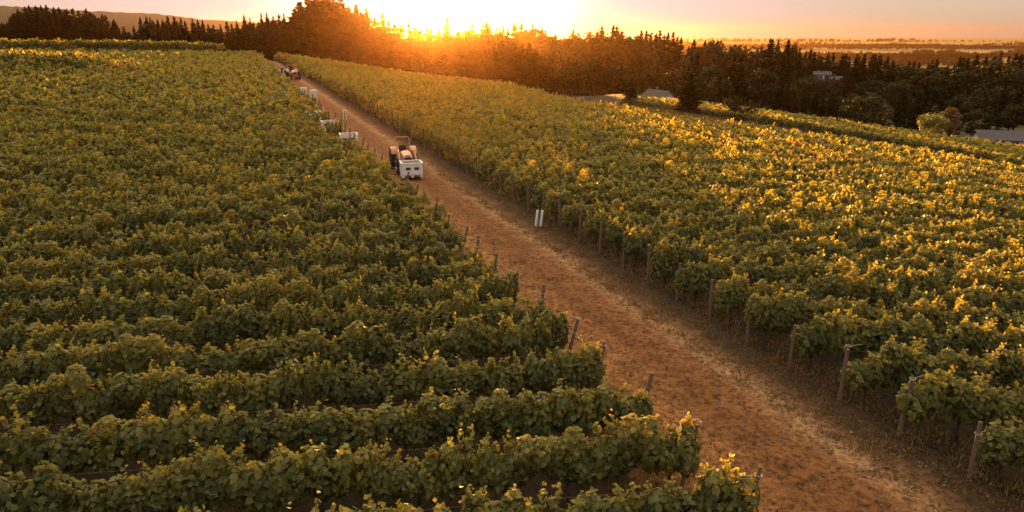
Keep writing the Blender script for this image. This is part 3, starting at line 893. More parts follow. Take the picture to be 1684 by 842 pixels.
# everything deeper in the wood reads as one mass
fv = [FIRS[0][2], FIRS[2][2], BROADS[0][2], BROADS[1][2], FIRS[1][2]]
def thin(v, keep):                                  # fewer, larger sprays for distant copies
    V, Fc, Ti = v; n = len(Fc); rng = np.random.default_rng(1); sel = np.sort(rng.choice(n, int(n * keep), replace=False))
    W = V.reshape(n, 4, 3)[sel]; c = W.mean(1, keepdims=True); W = c + (W - c) * (1 / keep) ** .45
    return W.reshape(-1, 3), np.arange(len(sel) * 4).reshape(-1, 4), Ti.reshape(n, 4)[sel].ravel()
fv = [thin(v, .3) for v in fv]
pl = []
for i in range(1100):
    q = rg.uniform(860, 1740); Y = rg.uniform(270, 760); p = at(q, 100, Y)
    h = rg.uniform(10, 17); g = H(p[0], p[1])
    tpx, tpy, _ = proj(p[0], p[1], g + h)
    if tpy < interp_line(E_TOP, min(q, 1700)) + 6: continue
    pl.append((p[0], p[1], g - .2, rg.uniform(0, 6.28), h * 1.15, h * 1.15, h, rg.gauss(0, .1), rg.randrange(5)))
for i in range(90):                                   # low trees round the small grey buildings
    x, y = rg.gauss(133, 30), rg.gauss(288, 22)
    h = rg.uniform(3.5, 6); pl.append((x, y, H(x, y) - .2, rg.uniform(0, 6.28), h * 1.3, h * 1.3, h, rg.gauss(0, .1), rg.choice((2, 3))))
for i in range(160):                                  # depth behind the left woods
    q = rg.uniform(-30, 470); Y = rg.uniform(275, 330); p = at(q, 60, Y); g = H(p[0], p[1])
    h = (at(q, interp_line(C_TOP + D_TOP, q) + rg.uniform(8, 22), Y)[2] - g)
    if h > 4: pl.append((p[0], p[1], g - .2, rg.uniform(0, 6.28), h * 1.2, h * 1.2, h, rg.gauss(0, .1), rg.choice((0, 1, 4))))
scatter('distant_forest', fv, pl, M_CONIFER)

# tree belts out in the valley, one mass
def belts():
    pl = []
    for Y, a, b, dens, h in [(1350, 1240, 1760, 260, (14, 24)), (1500, 1200, 1760, 130, (12, 22)), (2300, 1100, 1780, 320, (14, 24)), (2600, 1050, 1780, 150, (14, 22)), (3300, 1000, 1800, 420, (14, 26)),
                             (4300, 950, 1800, 420, (16, 30)), (5400, 900, 1800, 300, (18, 34)), (7000, 850, 1850, 320, (20, 40))]:
        for i in range(dens):
            q = rg.uniform(a, b)
            gap = 0.45 + .55 * float(sm(.5 + .8 * value_noise(np.array([q / 70.0]), np.array([Y / 50.0]), 5))[0])
            y2 = Y + rg.uniform(-.04, .04) * Y; p = at(q, 90, y2); g = H(p[0], p[1]); s_ = rg.uniform(*h) * gap
            pl.append((p[0], p[1], g - 1, rg.uniform(0, 6.28), s_ * rg.uniform(1.3, 1.9), s_ * rg.uniform(1.3, 1.9), s_, rg.gauss(0, .1), rg.choice((2, 3, 0, 1, 4))))
    scatter('valley_woods', fv, pl, M_BROAD)
belts()

# ------------------------------------------------------------------ trellis posts and wires
def post_mesh(h=1.8, r=0.055, seed=0):
    rnd = random.Random(seed); mb = MB()
    mb.tube([(0, 0, -.3), (rnd.uniform(-.01, .01), 0, h * .35), (rnd.uniform(-.012, .012), 0, h * .7), (0, 0, h - .02), (0, 0, h)], [r * 1.05, r * 1.02, r * .98, r * .95, r * .86], 10)
    return mb.mesh('post', M_POST, False)
POSTS = [post_mesh(1.82, .056, 1), post_mesh(1.74, .052, 2), post_mesh(1.9, .06, 3)]
def tie_mesh(seed):
    rnd = random.Random(seed); mb = MB()
    ring = [(.07 * math.cos(a), .07 * math.sin(a), 0) for a in np.linspace(0, 6.283, 9)]
    mb.tube(ring, .006, 5)
    mb.tube([(-.06, 0, 0), (-.2, .01, .01), (-.36, rnd.uniform(-.03, .03), rnd.uniform(-.01, .03))], .005, 5)
    mb.tube([(.06, 0, 0), (.10, 0, -.05), (.105, rnd.uniform(-.02, .02), -.19)], .006, 5)
    return mb.mesh('wire_tie', M_TIE, True)
TIES = [tie_mesh(i) for i in range(3)]
guy = MB(); guy.tube([(0, 0, 1.35), (.85, 0, .0)], .003, 5); GUY = guy.mesh('guy_wire', M_WIRE)
# the post's row-facing side is local -x; the guy wire runs out to local +x, into the headland
for side in ('left', 'right'):
    for (k, x, y) in row_ends[side]:
        if y > 78 or not in_view(x, y, H(x, y) + 1.2, 40): continue
        sg = 1 if side == 'left' else -1
        lbl = 'leaning weathered post ending the %s vine row up the photo, left of track' if side == 'left' else 'upright weathered post ending the %s vine row up the photo, right of track'
        o = thing('end_post', lbl % ordinal(k + 1), 'vineyard post', (x, y, H(x, y)), ROW_ROT + (0 if sg > 0 else math.pi), 'wooden end posts of the vine rows')
        p = link('post', POSTS[k % 3], o)
        p.scale = (rg.uniform(.75, 1),) * 2 + (rg.uniform(.9, 1.02),); lean = rg.uniform(.08, .30) if side == 'left' else rg.uniform(-.05, .06)
        o.rotation_euler = (rg.uniform(-.05, .05), lean, ROW_ROT + (0 if sg > 0 else math.pi))
        for zz in (1.66, 1.22):
            if y < 45 and rg.random() < (.7 if side == 'left' else .08):
                t = link('wire_tie', TIES[rg.randrange(3)], o, (0, 0, zz)); t.rotation_euler = (0, 0, rg.uniform(-.4, .4))
        if side == 'right': p.scale = (.9, .9, .86)
        if side == 'right' and y < 40: link('guy_wire', GUY, o)
for side in ('left', 'right'):
    for (k, x, y) in row_ends[side]:
        if y > 26: continue
        sg = -1 if side == 'left' else 1
        mb = MB()
        for zz in (.86, 1.18, 1.5):
            pts = []
            for i in range(14):
                xx = x + sg * i * 2.0; yy = y + ROW_SLOPE * (xx - x); pts.append((xx, yy, H(xx, yy) + zz - (.015 if i % 2 else 0)))
            mb.tube(pts, .0022, 4)
        o = mb.build('trellis_wire', M_WIRE)
        tag(o, 'thin steel wires strung along the %s vine row up the photo, %s of track' % (ordinal(k + 1), side), 'trellis wire', 'wires along the near vine rows')

# ------------------------------------------------------------------ bins, tubes, stakes
def bin_parts(w=1.2, d=1.05, h=.62, foot=.14):
    body, base = MB(), MB()
    t = .05
    z0 = foot
    base.box((0, 0, foot + .025), (w - .02, d - .02, .05))
    for x in (-w / 2 + .08, 0, w / 2 - .08): base.box((x, 0, foot / 2), (.14, d - .03, foot))
    def wall(c, sx, sy, along_x):
        L = sx if along_x else sy
        # rails and uprights with two slots between them
        for zz, hh in ((z0 + .05 + h * .19, h * .38), (z0 + .05 + h * .83, h * .34)):
            body.box((c[0], c[1], zz), (sx, sy, hh))
        for f in (-.5 + .09, 0, .5 - .09):
            ux = c[0] + (f * L if along_x else 0); uy = c[1] + (0 if along_x else f * L)
            body.box((ux, uy, z0 + .05 + h * .52), ((L * .17, sy, h * .28) if along_x else (sx, L * .17, h * .28)))
            off = .02
            nxs = (0, math.copysign(off, c[1])) if along_x else (math.copysign(off, c[0]), 0)
            body.box((ux + nxs[0] * 1.6, uy + nxs[1] * 1.6, z0 + .05 + h * .5), ((.09, .03, h * .96) if along_x else (.03, .09, h * .96)))
    wall((0, -d / 2 + t / 2, 0), w, t, True); wall((0, d / 2 - t / 2, 0), w, t, True)
    wall((-w / 2 + t / 2, 0, 0), t, d - 2 * t, False); wall((w / 2 - t / 2, 0, 0), t, d - 2 * t, False)
    rim = z0 + .05 + h + .02
    for c, s_ in (((0, -d / 2 + .01, rim), (w + .05, .08, .05)), ((0, d / 2 - .01, rim), (w + .05, .08, .05)), ((-w / 2 + .01, 0, rim), (.08, d - .1, .05)), ((w / 2 - .01, 0, rim), (.08, d - .1, .05))):
        body.box(c, s_)
    load = MB(); g = random.Random(4)
    load.box((0, 0, z0 + .05 + h * .42), (w - 2 * t - .02, d - 2 * t - .02, h * .82))
    for i in range(160):
        load.box((g.uniform(-.5, .5) * (w - .25), g.uniform(-.5, .5) * (d - .25), z0 + .06 + h * .84 + g.uniform(-.02, .03)), (g.uniform(.05, .12),) * 3, Matrix.Translation((0, 0, 0)))
    return body.mesh('bin_wall', M_WHITE), base.mesh('pallet_base', M_WHITE2), load.mesh('grape_load', M_GRAPE)
BIN_W, BIN_B, BIN_L = bin_parts()
def harvest_bin(x, y, z, rz, label, s=1.0):
    o = thing('harvest_bin', label, 'harvest bin', (x, y, z), rz, 'white harvest bins', s)
    link('wall', BIN_W, o); link('pallet_base', BIN_B, o); link('grape_load', BIN_L, o)
    return o
for (x, y, lb) in [(-11.5, 51.6, 'white slatted harvest bin at the row ends, nearest of three behind the tractor'), (-14.2, 57.4, 'white slatted harvest bin at the row ends, middle of three behind the tractor'),
                   (-16.8, 62.6, 'white slatted harvest bin at the row ends, farthest of three behind the tractor')]:
    harvest_bin(x, y, H(x, y) + .42, .28 + rg.uniform(-.1, .1), lb, 1.0)

def crate_tower(x, y, label):
    o = thing('crate_tower', label, 'stacked crates', (x, y, H(x, y)), .35, 'tall white crate stacks')
    for i in range(5):
        mb = MB(); z = i * .27
        mb.box((0, 0, z + .115), (.60, .46, .20), taper=1.06); mb.box((0, 0, z + .235), (.68, .53, .045)); mb.build('crate_layer', M_WHITE, o)
crate_tower(-22.6, 81.0, 'tall white crate stack standing on the far track, left one')
crate_tower(-21.0, 78.9, 'tall white crate stack standing on the far track, right one')

def white_tube(x, y, lean, label):
    o = thing('white_tube', label, 'plant tube', (x, y, H(x, y) + .03), .1, 'pair of white tubes')
    o.rotation_euler = (0, lean, .1)
    mb = MB(); mb.tube([(0, 0, 0), (0, 0, .86)], .062, 12); mb.build('sleeve', M_WHITE, o)
    mb = MB(); mb.tube([(0, 0, .80), (.005, 0, 1.06)], .024, 8); mb.build('stake', M_POST, o)
white_tube(1.10, 32.9, .10, 'white tube sleeve on a stake at the track edge, left of a pair')
white_tube(1.32, 32.9, .10, 'white tube sleeve on a stake at the track edge, right of a pair')
for i, (px_, py_, lb) in enumerate([(819, 331, 'short pale stake leaning in the soil at the right track edge, nearer of two'), (803, 321, 'short pale stake leaning in the soil at the right track edge, farther of two')]):
    p = at(px_, py_, 39.5 + 1.6 * i)
    o = thing('marker_stake', lb, 'stake', (p[0], p[1], H(p[0], p[1])), 0, 'short pale stakes'); o.rotation_euler = (0, .45, 0)
    mb = MB(); mb.tube([(0, 0, -.1), (0, 0, .36)], .018, 6); mb.build('stick', M_WHITE2, o)
    mb = MB(); mb.tube([(0, 0, .36), (0, 0, .40)], .021, 6); mb.build('tip', M_TIE, o)
# the two-legged pale frame by the far right rows
p = at(568, 203, 66)
o = thing('row_marker', 'small pale two-legged marker frame at the far right edge of the track', 'marker', (p[0], p[1], H(p[0], p[1])), .4)
mb = MB(); mb.tube([(-.12, 0, -.05), (-.12, 0, .95)], .03, 6); mb.tube([(.12, 0, -.05), (.12, 0, .95)], .03, 6); mb.build('leg_pair', M_WHITE2, o)
mb = MB(); mb.box((0, 0, .97), (.32, .07, .08)); mb.build('crossbar', M_WHITE2, o)

# ------------------------------------------------------------------ tractors
def wheel_meshes(r, w):
    tyre = MB(); n = 22
    prof = [(-w / 2, r * .62), (-w / 2, r * .90), (-w * .36, r), (w * .36, r), (w / 2, r * .90), (w / 2, r * .62)]
    nv = len(tyre.v)
    for i in range(n):
        a = 6.28318 * i / n
        for x, q in prof: tyre.v.append(Vector((x, q * math.cos(a), q * math.sin(a))))
    k = len(prof)
    for i in range(n):
        j = (i + 1) % n
        for m in range(k - 1): tyre.f.append([nv + i * k + m, nv + i * k + m + 1, nv + j * k + m + 1, nv + j * k + m])
        tyre.f.append([nv + i * k + k - 1, nv + i * k, nv + j * k, nv + j * k + k - 1])
    for i in range(n):                                 # lugs
        a = 6.28318 * i / n
        M = Matrix.Rotation(a, 4, 'X') @ Matrix.Translation((w * .18 * (1 if i % 2 else -1), 0, r * 1.0)) @ Matrix.Rotation(.5 if i % 2 else -.5, 4, 'Z')
        tyre.box((0, 0, 0), (w * .55, .05, .06), M)
    rim = MB(); rim.tube([(-w * .3, 0, 0), (w * .3, 0, 0)], r * .60, 18); rim.tube([(-w * .42, 0, 0), (w * .42, 0, 0)], r * .16, 10)
    return tyre.mesh('tyre', M_BLACK), rim.mesh('rim', M_ORANGE)
RW, FW = wheel_meshes(.62, .36), wheel_meshes(.42, .26)

def make_tractor(label, x, y, rz, loader=True):
    """front points to local -y"""
    T = thing('tractor', label, 'tractor', (x, y, H(x, y) + .10), rz, None)
    # bonnet with rounded shoulders, grille and lamps
    hood = MB()
    sec = [(-.30, .62), (-.34, .95), (-.27, 1.12), (-.12, 1.19), (.12, 1.19), (.27, 1.12), (.34, .95), (.30, .62)]
    rings = [(-1.42, .86, -.02), (-1.36, .95, 0), (-.9, 1.0, .02), (-.25, 1.03, .05)]
    for yy, k, dz_ in rings:
        for sx, sz in sec: hood.v.append(Vector((sx * k, yy, .62 + (sz - .62) * k + dz_)))
    n = len(sec)
    for i in range(len(rings) - 1):
        for j in range(n):
            j2 = (j + 1) % n; hood.f.append([i * n + j, (i + 1) * n + j, (i + 1) * n + j2, i * n + j2])
    hood.f.append(list(range(n))); hood.f.append(list(range((len(rings) - 1) * n, len(rings) * n))[::-1])
    h = hood.build('bonnet', M_ORANGE, T, False)
    mb = MB(); mb.box((0, -1.43, .86), (.40, .03, .26)); mb.build('grille', M_BLACK, h)
    for s in (-1, 1):
        mb = MB(); mb.tube([(s * .2, -1.42, 1.06), (s * .2, -1.46, 1.06)], .06, 10); mb.build('headlight', M_WHITE, h)
    mb = MB(); mb.box((0, -.6, .50), (.42, 1.9, .28)); mb.box((0, .55, .62), (.55, .9, .3)); mb.tube([(-.62, -1.0, .42), (.62, -1.0, .42)], .07, 8); mb.tube([(-.7, .75, .62), (.7, .75, .62)], .09, 8); mb.build('chassis', M_STEEL, T)
    mb = MB(); mb.box((0, .25, .74), (1.0, .75, .05)); mb.build('foot_platform', M_STEEL, T)
    for s in (-1, 1):                                  # rear mudguards: arched sheets
        mb = MB(); pts = []
        for a in np.linspace(.35, 2.6, 9):
            pts.append((.75 + .72 * math.cos(a) * 1.0, .62 + .72 * math.sin(a)))
        for i in range(len(pts) - 1):
            (ya, za), (yb, zb) = pts[i], pts[i + 1]
            x0, x1 = s * .42, s * .80
            mb.poly([(x0, ya, za), (x1, ya, za), (x1, yb, zb), (x0, yb, zb)])
            mb.poly([(x0, ya, za + .025), (x0, yb, zb + .025), (x1, yb, zb + .025), (x1, ya, za + .025)])
            mb.poly([(x0, ya, za), (x0, yb, zb), (x0, yb, zb - .28), (x0, ya, za - .28)])
        mb.build('mudguard', M_ORANGE, T)
        for (msh, yy, zz, xx) in ((RW, .75, .62, .64), (FW, -1.0, .42, .60)):
            w = link('wheel', msh[0], T, (s * xx, yy, zz)); link('rim', msh[1], w)
    mb = MB(); mb.box((0, .72, .98), (.46, .44, .10)); mb.box((0, .93, 1.20), (.44, .09, .42), Matrix.Translation((0, 0, 0))); mb.build('seat', M_BLACK, T)
    mb = MB(); ring = [(.18 * math.cos(a), .10 + .04 * math.sin(a), 1.30 + .16 * math.sin(a)) for a in np.linspace(0, 6.283, 15)]
    mb.tube(ring, .017, 6); mb.tube([(0, .10, 1.30), (0, -.18, 1.08)], .022, 6); mb.build('steering_wheel', M_BLACK, T)
    mb = MB(); pts = [(-.46, .95, .9), (-.46, .98, 1.6), (-.46, 1.0, 1.82), (-.36, 1.0, 1.92), (.36, 1.0, 1.92), (.46, 1.0, 1.82), (.46, .98, 1.6), (.46, .95, .9)]
    mb.tube(pts, .026, 8); mb.build('roll_bar', M_ORANGE, T, True)
    if loader:
        for s in (-1, 1):
            mb = MB(); mb.tube([(s * .44, -.25, .62), (s * .44, -.3, 1.28), (s * .48, -.75, 1.30), (s * .50, -1.5, .78), (s * .5, -1.95, .36)], [.06, .065, .065, .06, .055], 6); mb.build('loader_arm', M_ORANGE, T)
            mb = MB(); mb.tube([(s * .46, -.5, .70), (s * .49, -1.35, .82)], .03, 6); mb.build('hydraulic_ram', M_STEEL, T)
        mb = MB(); mb.box((0, -2.0, .42), (1.1, .07, .5)); mb.build('fork_frame', M_STEEL, T)
        for s in (-1, 1):
            mb = MB(); mb.box((s * .30, -2.56, .20), (.11, 1.1, .045)); mb.build('fork', M_STEEL, T)
    return T
TX, TY, TR = -6.65, 45.1, 0.28
make_tractor('orange tractor on the dirt track carrying a white bin on its front forks', TX, TY, TR)
ca, sa = math.cos(TR), math.sin(TR)
bx, by = TX - sa * -2.60, TY + ca * -2.60
harvest_bin(bx, by, H(TX, TY) + .10 + .10, TR, 'white slatted harvest bin held on the front forks of the orange tractor', 1.0)
make_tractor('distant orange tractor with roll bar near the head of the track', -30.3, 104.0, .5, False)

# ------------------------------------------------------------------ pickers at the head of the track
def person(x, y, rz, label, jacket, pose):
    """one skinned body, trousers and top by material slot; a hat as its child"""
    a1, a2, bend = pose
    J = {'pelvis': (0, 0, .93), 'waist': (0, -.04 * bend, 1.08), 'chest': (0, -.18 * bend, 1.30), 'neck': (0, -.28 * bend, 1.48), 'head': (0, -.34 * bend, 1.60), 'crown': (0, -.36 * bend, 1.72)}
    edges = [('pelvis', 'waist'), ('waist', 'chest'), ('chest', 'neck'), ('neck', 'head'), ('head', 'crown')]
    rad = {'pelvis': .135, 'waist': .125, 'chest': .15, 'neck': .06, 'head': .095, 'crown': .07}
    for s, n, arm in ((-1, 'a', a1), (1, 'b', a2)):
        J['hip' + n] = (s * .10, 0, .86); J['knee' + n] = (s * .11, -.05 - .05 * s, .48); J['ankle' + n] = (s * .12, .02 - .04 * s, .08); J['toe' + n] = (s * .13, -.16 - .04 * s, .04)
        c = J['chest']
        J['sho' + n] = (s * .20, c[1], 1.40); J['elb' + n] = (s * .27, c[1] - .10 * arm, 1.13); J['wri' + n] = (s * .25, c[1] - .26 * arm - .02, .92 + .12 * arm); J['hand' + n] = (s * .25, c[1] - .32 * arm - .03, .83 + .14 * arm)
        edges += [('pelvis', 'hip' + n), ('hip' + n, 'knee' + n), ('knee' + n, 'ankle' + n), ('ankle' + n, 'toe' + n), ('chest', 'sho' + n), ('sho' + n, 'elb' + n), ('elb' + n, 'wri' + n), ('wri' + n, 'hand' + n)]
        rad.update({'hip' + n: .10, 'knee' + n: .068, 'ankle' + n: .05, 'toe' + n: .045, 'sho' + n: .07, 'elb' + n: .048, 'wri' + n: .035, 'hand' + n: .04})
    names = list(J); me = bpy.data.meshes.new('person_body')
    me.from_pydata([J[k] for k in names], [(names.index(a), names.index(b)) for a, b in edges], [])
    for m in (M_DENIM, jacket, M_SKIN): me.materials.append(m)
    o = link('person', me)
    o.location = (x, y, H(x, y) + .05); o.rotation_euler = (0, 0, rz)
    sk = o.modifiers.new('skin', 'SKIN'); su = o.modifiers.new('smooth', 'SUBSURF'); su.levels = 1; su.render_levels = 1
    for i, k in enumerate(names):
        d = me.skin_vertices[0].data[i]; d.radius = (rad[k], rad[k] * .85); d.use_root = (k == 'pelvis')
    dg = bpy.context.evaluated_depsgraph_get(); ev = bpy.data.meshes.new_from_object(o.evaluated_get(dg))
    o.modifiers.clear(); o.data = ev
    ev.materials.clear()
    for m in (M_DENIM, jacket, M_SKIN): ev.materials.append(m)
    for p in ev.polygons:
        c = p.center; p.use_smooth = True
        p.material_index = 2 if (c.z > 1.47 or (abs(c.x) > .2 and c.z < 1.0 and c.z > .7)) else (1 if c.z > .95 else 0)
    tag(o, label, 'person', 'grape pickers')
    hb = MB(); hx = J['crown']
    hb.tube([(0, hx[1], 1.66), (0, hx[1], 1.675)], [.17, .16], 14); hb.tube([(0, hx[1], 1.67), (0, hx[1], 1.75), (0, hx[1], 1.78)], [.10, .095, .05], 12)
    hb.build('hat', M_CAP, o, True)
    fc = MB(); yy = J['head'][1] - .088
    for s in (-1, 1): fc.box((s * .035, yy, 1.625), (.022, .012, .012))
    fc.box((0, yy - .006, 1.60), (.02, .03, .04)); fc.box((0, yy, 1.565), (.045, .012, .010)); fc.build('face', M_SKIN, o)
    return o
def bucket(x, y, z, label):
    o = thing('picking_bucket', label, 'bucket', (x, y, z), 0, 'white picking buckets')
    mb = MB(); n = 14
    mb.tube([(0, 0, 0), (0, 0, .34)], [.13, .165], n, False); mb.poly([(.13 * math.cos(a), .13 * math.sin(a), .012) for a in np.linspace(0, 6.283, n, endpoint=False)])
    mb.tube([(0, 0, .33), (0, 0, .36)], [.175, .175], n, False); mb.build('pail', M_WHITE, o)
    mb = MB(); mb.tube([(.17 * math.cos(a), 0, .34 + .15 * math.sin(a)) for a in np.linspace(0, 3.14159, 9)], .008, 5); mb.build('handle', M_STEEL, o)
people = [(-35.3, 106.6, .3, 'picker in dark clothes at far left of the group beside the white bin', M_DENIM, (1.0, .2, .3)),
          (-33.9, 105.4, -.2, 'picker in a maroon jacket bending among buckets before the white bin', M_SHIRT, (1.3, 1.2, 1.0)),
          (-32.2, 105.2, 2.6, 'picker in dark clothes standing right beside the white bin', M_DENIM, (.6, .9, .4)),
          (-25.0, 81.9, .4, 'picker in dark clothes left of the crate stacks, farther of two', M_DENIM, (1.0, .6, .2)),
          (-24.1, 80.4, -.3, 'picker in a maroon jacket left of the crate stacks, nearer of two', M_SHIRT, (1.0, 1.0, .5))]
for a in people: person(*a)
harvest_bin(-32.6, 106.6, H(-32.6, 106.6) + .35, .5, 'white slatted harvest bin among the pickers at the head of the track', 1.0)
for (x, y, dz_, lb) in [(-36.2, 106.2, 1.15, 'white bucket shouldered high at far left of the picking group'), (-35.0, 106.0, 1.2, 'white bucket raised second from left in the picking group'),
                        (-34.2, 104.6, .2, 'white bucket held low at the middle of the picking group'), (-33.0, 104.3, .1, 'white bucket held low at the right of the picking group'),
                        (-24.3, 79.7, .05, 'white bucket at the pickers by the crate stacks, left one'), (-23.3, 79.3, .05, 'white bucket at the pickers by the crate stacks, right one')]:
    bucket(x, y, H(x, y) + dz_ + .05, lb)

# ------------------------------------------------------------------ houses and fences
def house(name, label, x, y, rz, L, W, eave, ridge, roof_m, wall_m, gable_windows=True, porch=False, sink=0.0, foot=.4, z=None):
    """ridge along local x"""
    o = thing(name, label, 'house', (x, y, H(x, y) - sink if z is None else z), rz)
    wall = MB()
    wall.prism([(-W / 2, -foot), (W / 2, -foot), (W / 2, eave), (0, ridge), (-W / 2, eave)], -L / 2, L / 2)
    me = wall.mesh('wall', wall_m)
    me.transform(Matrix.Rotation(-math.pi / 2, 4, 'Z'))
    w = link('wall', me, o)
    roof = MB(); ov, th = .45, .14
    k = (ridge - eave) / (W / 2)
    for s in (-1, 1):
        y0, z0 = s * (W / 2 + ov), eave - ov * k + .06; y1, z1 = 0, ridge + .06
        top = [(-L / 2 - ov, y0, z0), (L / 2 + ov, y0, z0), (L / 2 + ov, y1, z1), (-L / 2 - ov, y1, z1)]
        up = [(a, b, c + th) for a, b, c in top]
        n = len(roof.v); roof.v += [Vector(p) for p in top + up]
        for f in ((0, 1, 2, 3), (7, 6, 5, 4), (0, 4, 5, 1), (1, 5, 6, 2), (3, 2, 6, 7), (0, 3, 7, 4)): roof.f.append([n + i for i in f])
    r = roof.build('roof', roof_m, o)
    mb = MB(); mb.box((-L * .2, W * .12, ridge + .3), (.5, .5, .9)); mb.build('chimney', M_STEEL, r)
    for xx in (-L * .32, -L * .08, L * .2, L * .36):
        mb = MB(); mb.box((xx, -W / 2 - .03, eave - 1.0), (1.1, .06, 1.0)); f = mb.build('window', M_WHITE2, o)
        mb = MB(); mb.box((xx, -W / 2 - .065, eave - 1.0), (.92, .02, .82)); mb.build('pane', M_GLASS, f)
    mb = MB(); mb.box((L * .06, -W / 2 - .03, eave - 1.35), (.9, .06, 2.0)); mb.build('door', M_WHITE2, o)
    if gable_windows:
        for s in (-1, 1):
            mb = MB(); mb.box((s * (L / 2 + .02), 0, eave - .8), (.05, 1.1, 1.0)); f = mb.build('window', M_GLASS, o)
    if porch:
        for i in range(5):
            mb = MB(); mb.box((-L / 2 + .3 + i * (L - .6) / 4, -W / 2 - 1.3, eave / 2 - .25), (.12, .12, eave)); mb.build('porch_post', M_WHITE2, o)
        mb = MB(); mb.box((0, -W / 2 - .75, eave - .05), (L + .4, 1.7, .10)); mb.build('porch_roof', roof_m, o)
    return o
def perch(px, top, hgt_, ya, yb):
    """the place along one bearing where a house of that height reaches up to the sight line"""
    best = min((abs(at(px, top, Y)[2] - hgt_ - H(at(px, top, Y)[0], Y)), Y) for Y in np.arange(ya, yb, .5))
    p = at(px, top, best[1]); return p, H(p[0], p[1])
p, g = perch(1084, 149, 3.9, 128, 185)
house('gabled_house', 'white gabled house with a long dark roof behind the verge', p[0], p[1], R(-66), 8.5, 4.8, 2.1, 3.9, M_ROOF2, M_SIDING, z=min(g, p[2] - 3.9))
p, g = perch(1652, 216, 3.1, 112, 170)
house('low_house', 'low long house with violet-grey roof at the right end of the wood', p[0], p[1], R(-16), 9.5, 5.0, 1.9, 3.1, M_ROOF, M_SIDING, porch=True, z=min(g, p[2] - 3.1))
for q, top, lb in [(1352, 118, 'small distant grey building among the wooded slope trees, left one'), (1378, 126, 'small distant grey building among the wooded slope trees, right one')]:
    p = at(q, top, 300); house('distant_house', lb, p[0], p[1], R(-10), 6.0, 3.4, 2.0, 3.0, M_ROOF, M_BARN, foot=max(.4, p[2] - 3.0 - H(p[0], p[1])), z=p[2] - 3.0)

def fence(pts, h, label, step):
    o = thing('wire_fence', label, 'fence', (pts[0][0], pts[0][1], H(*pts[0])))
    bx_, by_, bz_ = o.location
    P = []
    for (a, b) in zip(pts[:-1], pts[1:]):
        L = math.hypot(b[0] - a[0], b[1] - a[1]); n = max(1, int(L / step))
        for i in range(n): P.append((a[0] + (b[0] - a[0]) * i / n, a[1] + (b[1] - a[1]) * i / n))
    P.append(pts[-1])
    for (x, y) in P:
        mb = MB(); z = H(x, y) - bz_; l = rg.uniform(-.06, .06)
        mb.tube([(x - bx_, y - by_, z - .2), (x - bx_ + l, y - by_, z + h)], [.055, .05], 7); mb.build('post', M_POST, o)
    mb = MB()
    for zz in (.35, .8, 1.2, 1.6):
        if zz < h: mb.tube([(x - bx_, y - by_, H(x, y) - bz_ + zz) for x, y in P], .006, 4, False)
    mb.build('fence_wire', M_WIRE, o)
fence([(4.0, 118.0), (9.0, 112.0), (15.0, 108.5), (21.0, 105.0), (28.0, 102.0), (36.0, 97.5), (43.0, 87.0)], 1.9, 'tall wire fence on round posts along the dry grass verge', 4.0)
fence([(39.0, 119.5), (50.0, 113.0), (60.6, 105.0), (69.0, 98.5), (80.0, 87.0)], 1.7, 'wire fence on thin posts along the top of the green strip', 4.2)

# ------------------------------------------------------------------ dry grass, clods and stones
def blades(n, h, seed):
    rng = np.random.default_rng(seed)
    p = rng.normal(0, .16, (n, 2)); a = rng.uniform(0, 6.28, n); l = h * rng.uniform(.5, 1.15, n); w = .018 * rng.uniform(.7, 1.5, n) * (1 + h)
    V = np.zeros((n, 3, 3)); V[:, 0, :2] = p - np.stack([np.cos(a), np.sin(a)], 1) * w[:, None]; V[:, 1, :2] = p + np.stack([np.cos(a), np.sin(a)], 1) * w[:, None]
    V[:, 2, :2] = p + rng.normal(0, .22, (n, 2)) * l[:, None]; V[:, 2, 2] = l
    return V.reshape(-1, 3), np.arange(n * 3).reshape(n, 3), np.repeat(rng.uniform(.1, 1, n), 3)
TUFT = [blades(16, .75, i) for i in range(4)]; SHORT = [blades(12, .13, 10 + i) for i in range(4)]
pl = []
snx, sny = [p[0] for p in STRIP_NEAR], [p[1] for p in STRIP_NEAR]
while len(pl) < 9000:
    x = rg.uniform(-2, 62); lo = right_edge_y(x) + .8
    hi = float(np.interp(x, snx, sny)) - .9 if x > 16.5 else lo + 14
    if hi < lo + .5: hi = lo + 1.2
    if rg.random() * 26 > hi - lo: continue
    y = rg.uniform(lo, hi)
    pl.append((x, y, H(x, y), rg.uniform(0, 6.28), 1.6, 1.6, rg.uniform(.4, 1.1) * (1.0 if float(value_noise(np.array([x / 5.]), np.array([y / 5.]), 3)[0]) > -.2 else .5), rg.gauss(0, .12), rg.randrange(4)))
tag(scatter('dry_grass', TUFT, pl, M_DRY), None)
pl = []
for i in range(5200):
    y = 4 + 40 * rg.random() ** 1.3
    side = rg.random()
    x = float(edge_right(y)) + rg.uniform(-1.9, 1.4) if side < .55 else (float(edge_left(y)) + rg.uniform(-1.4, .5) if side < .8 else rg.uniform(float(edge_left(y)), float(edge_right(y))))
    s_ = rg.uniform(.5, 1.1)
    pl.append((x, y, H(x, y) + .09, rg.uniform(0, 6.28), s_, s_, s_ * (.9 if side < .8 else .6), rg.gauss(-.05, .15), rg.randrange(4)))
scatter('grass_tufts', SHORT, pl, M_DRY)
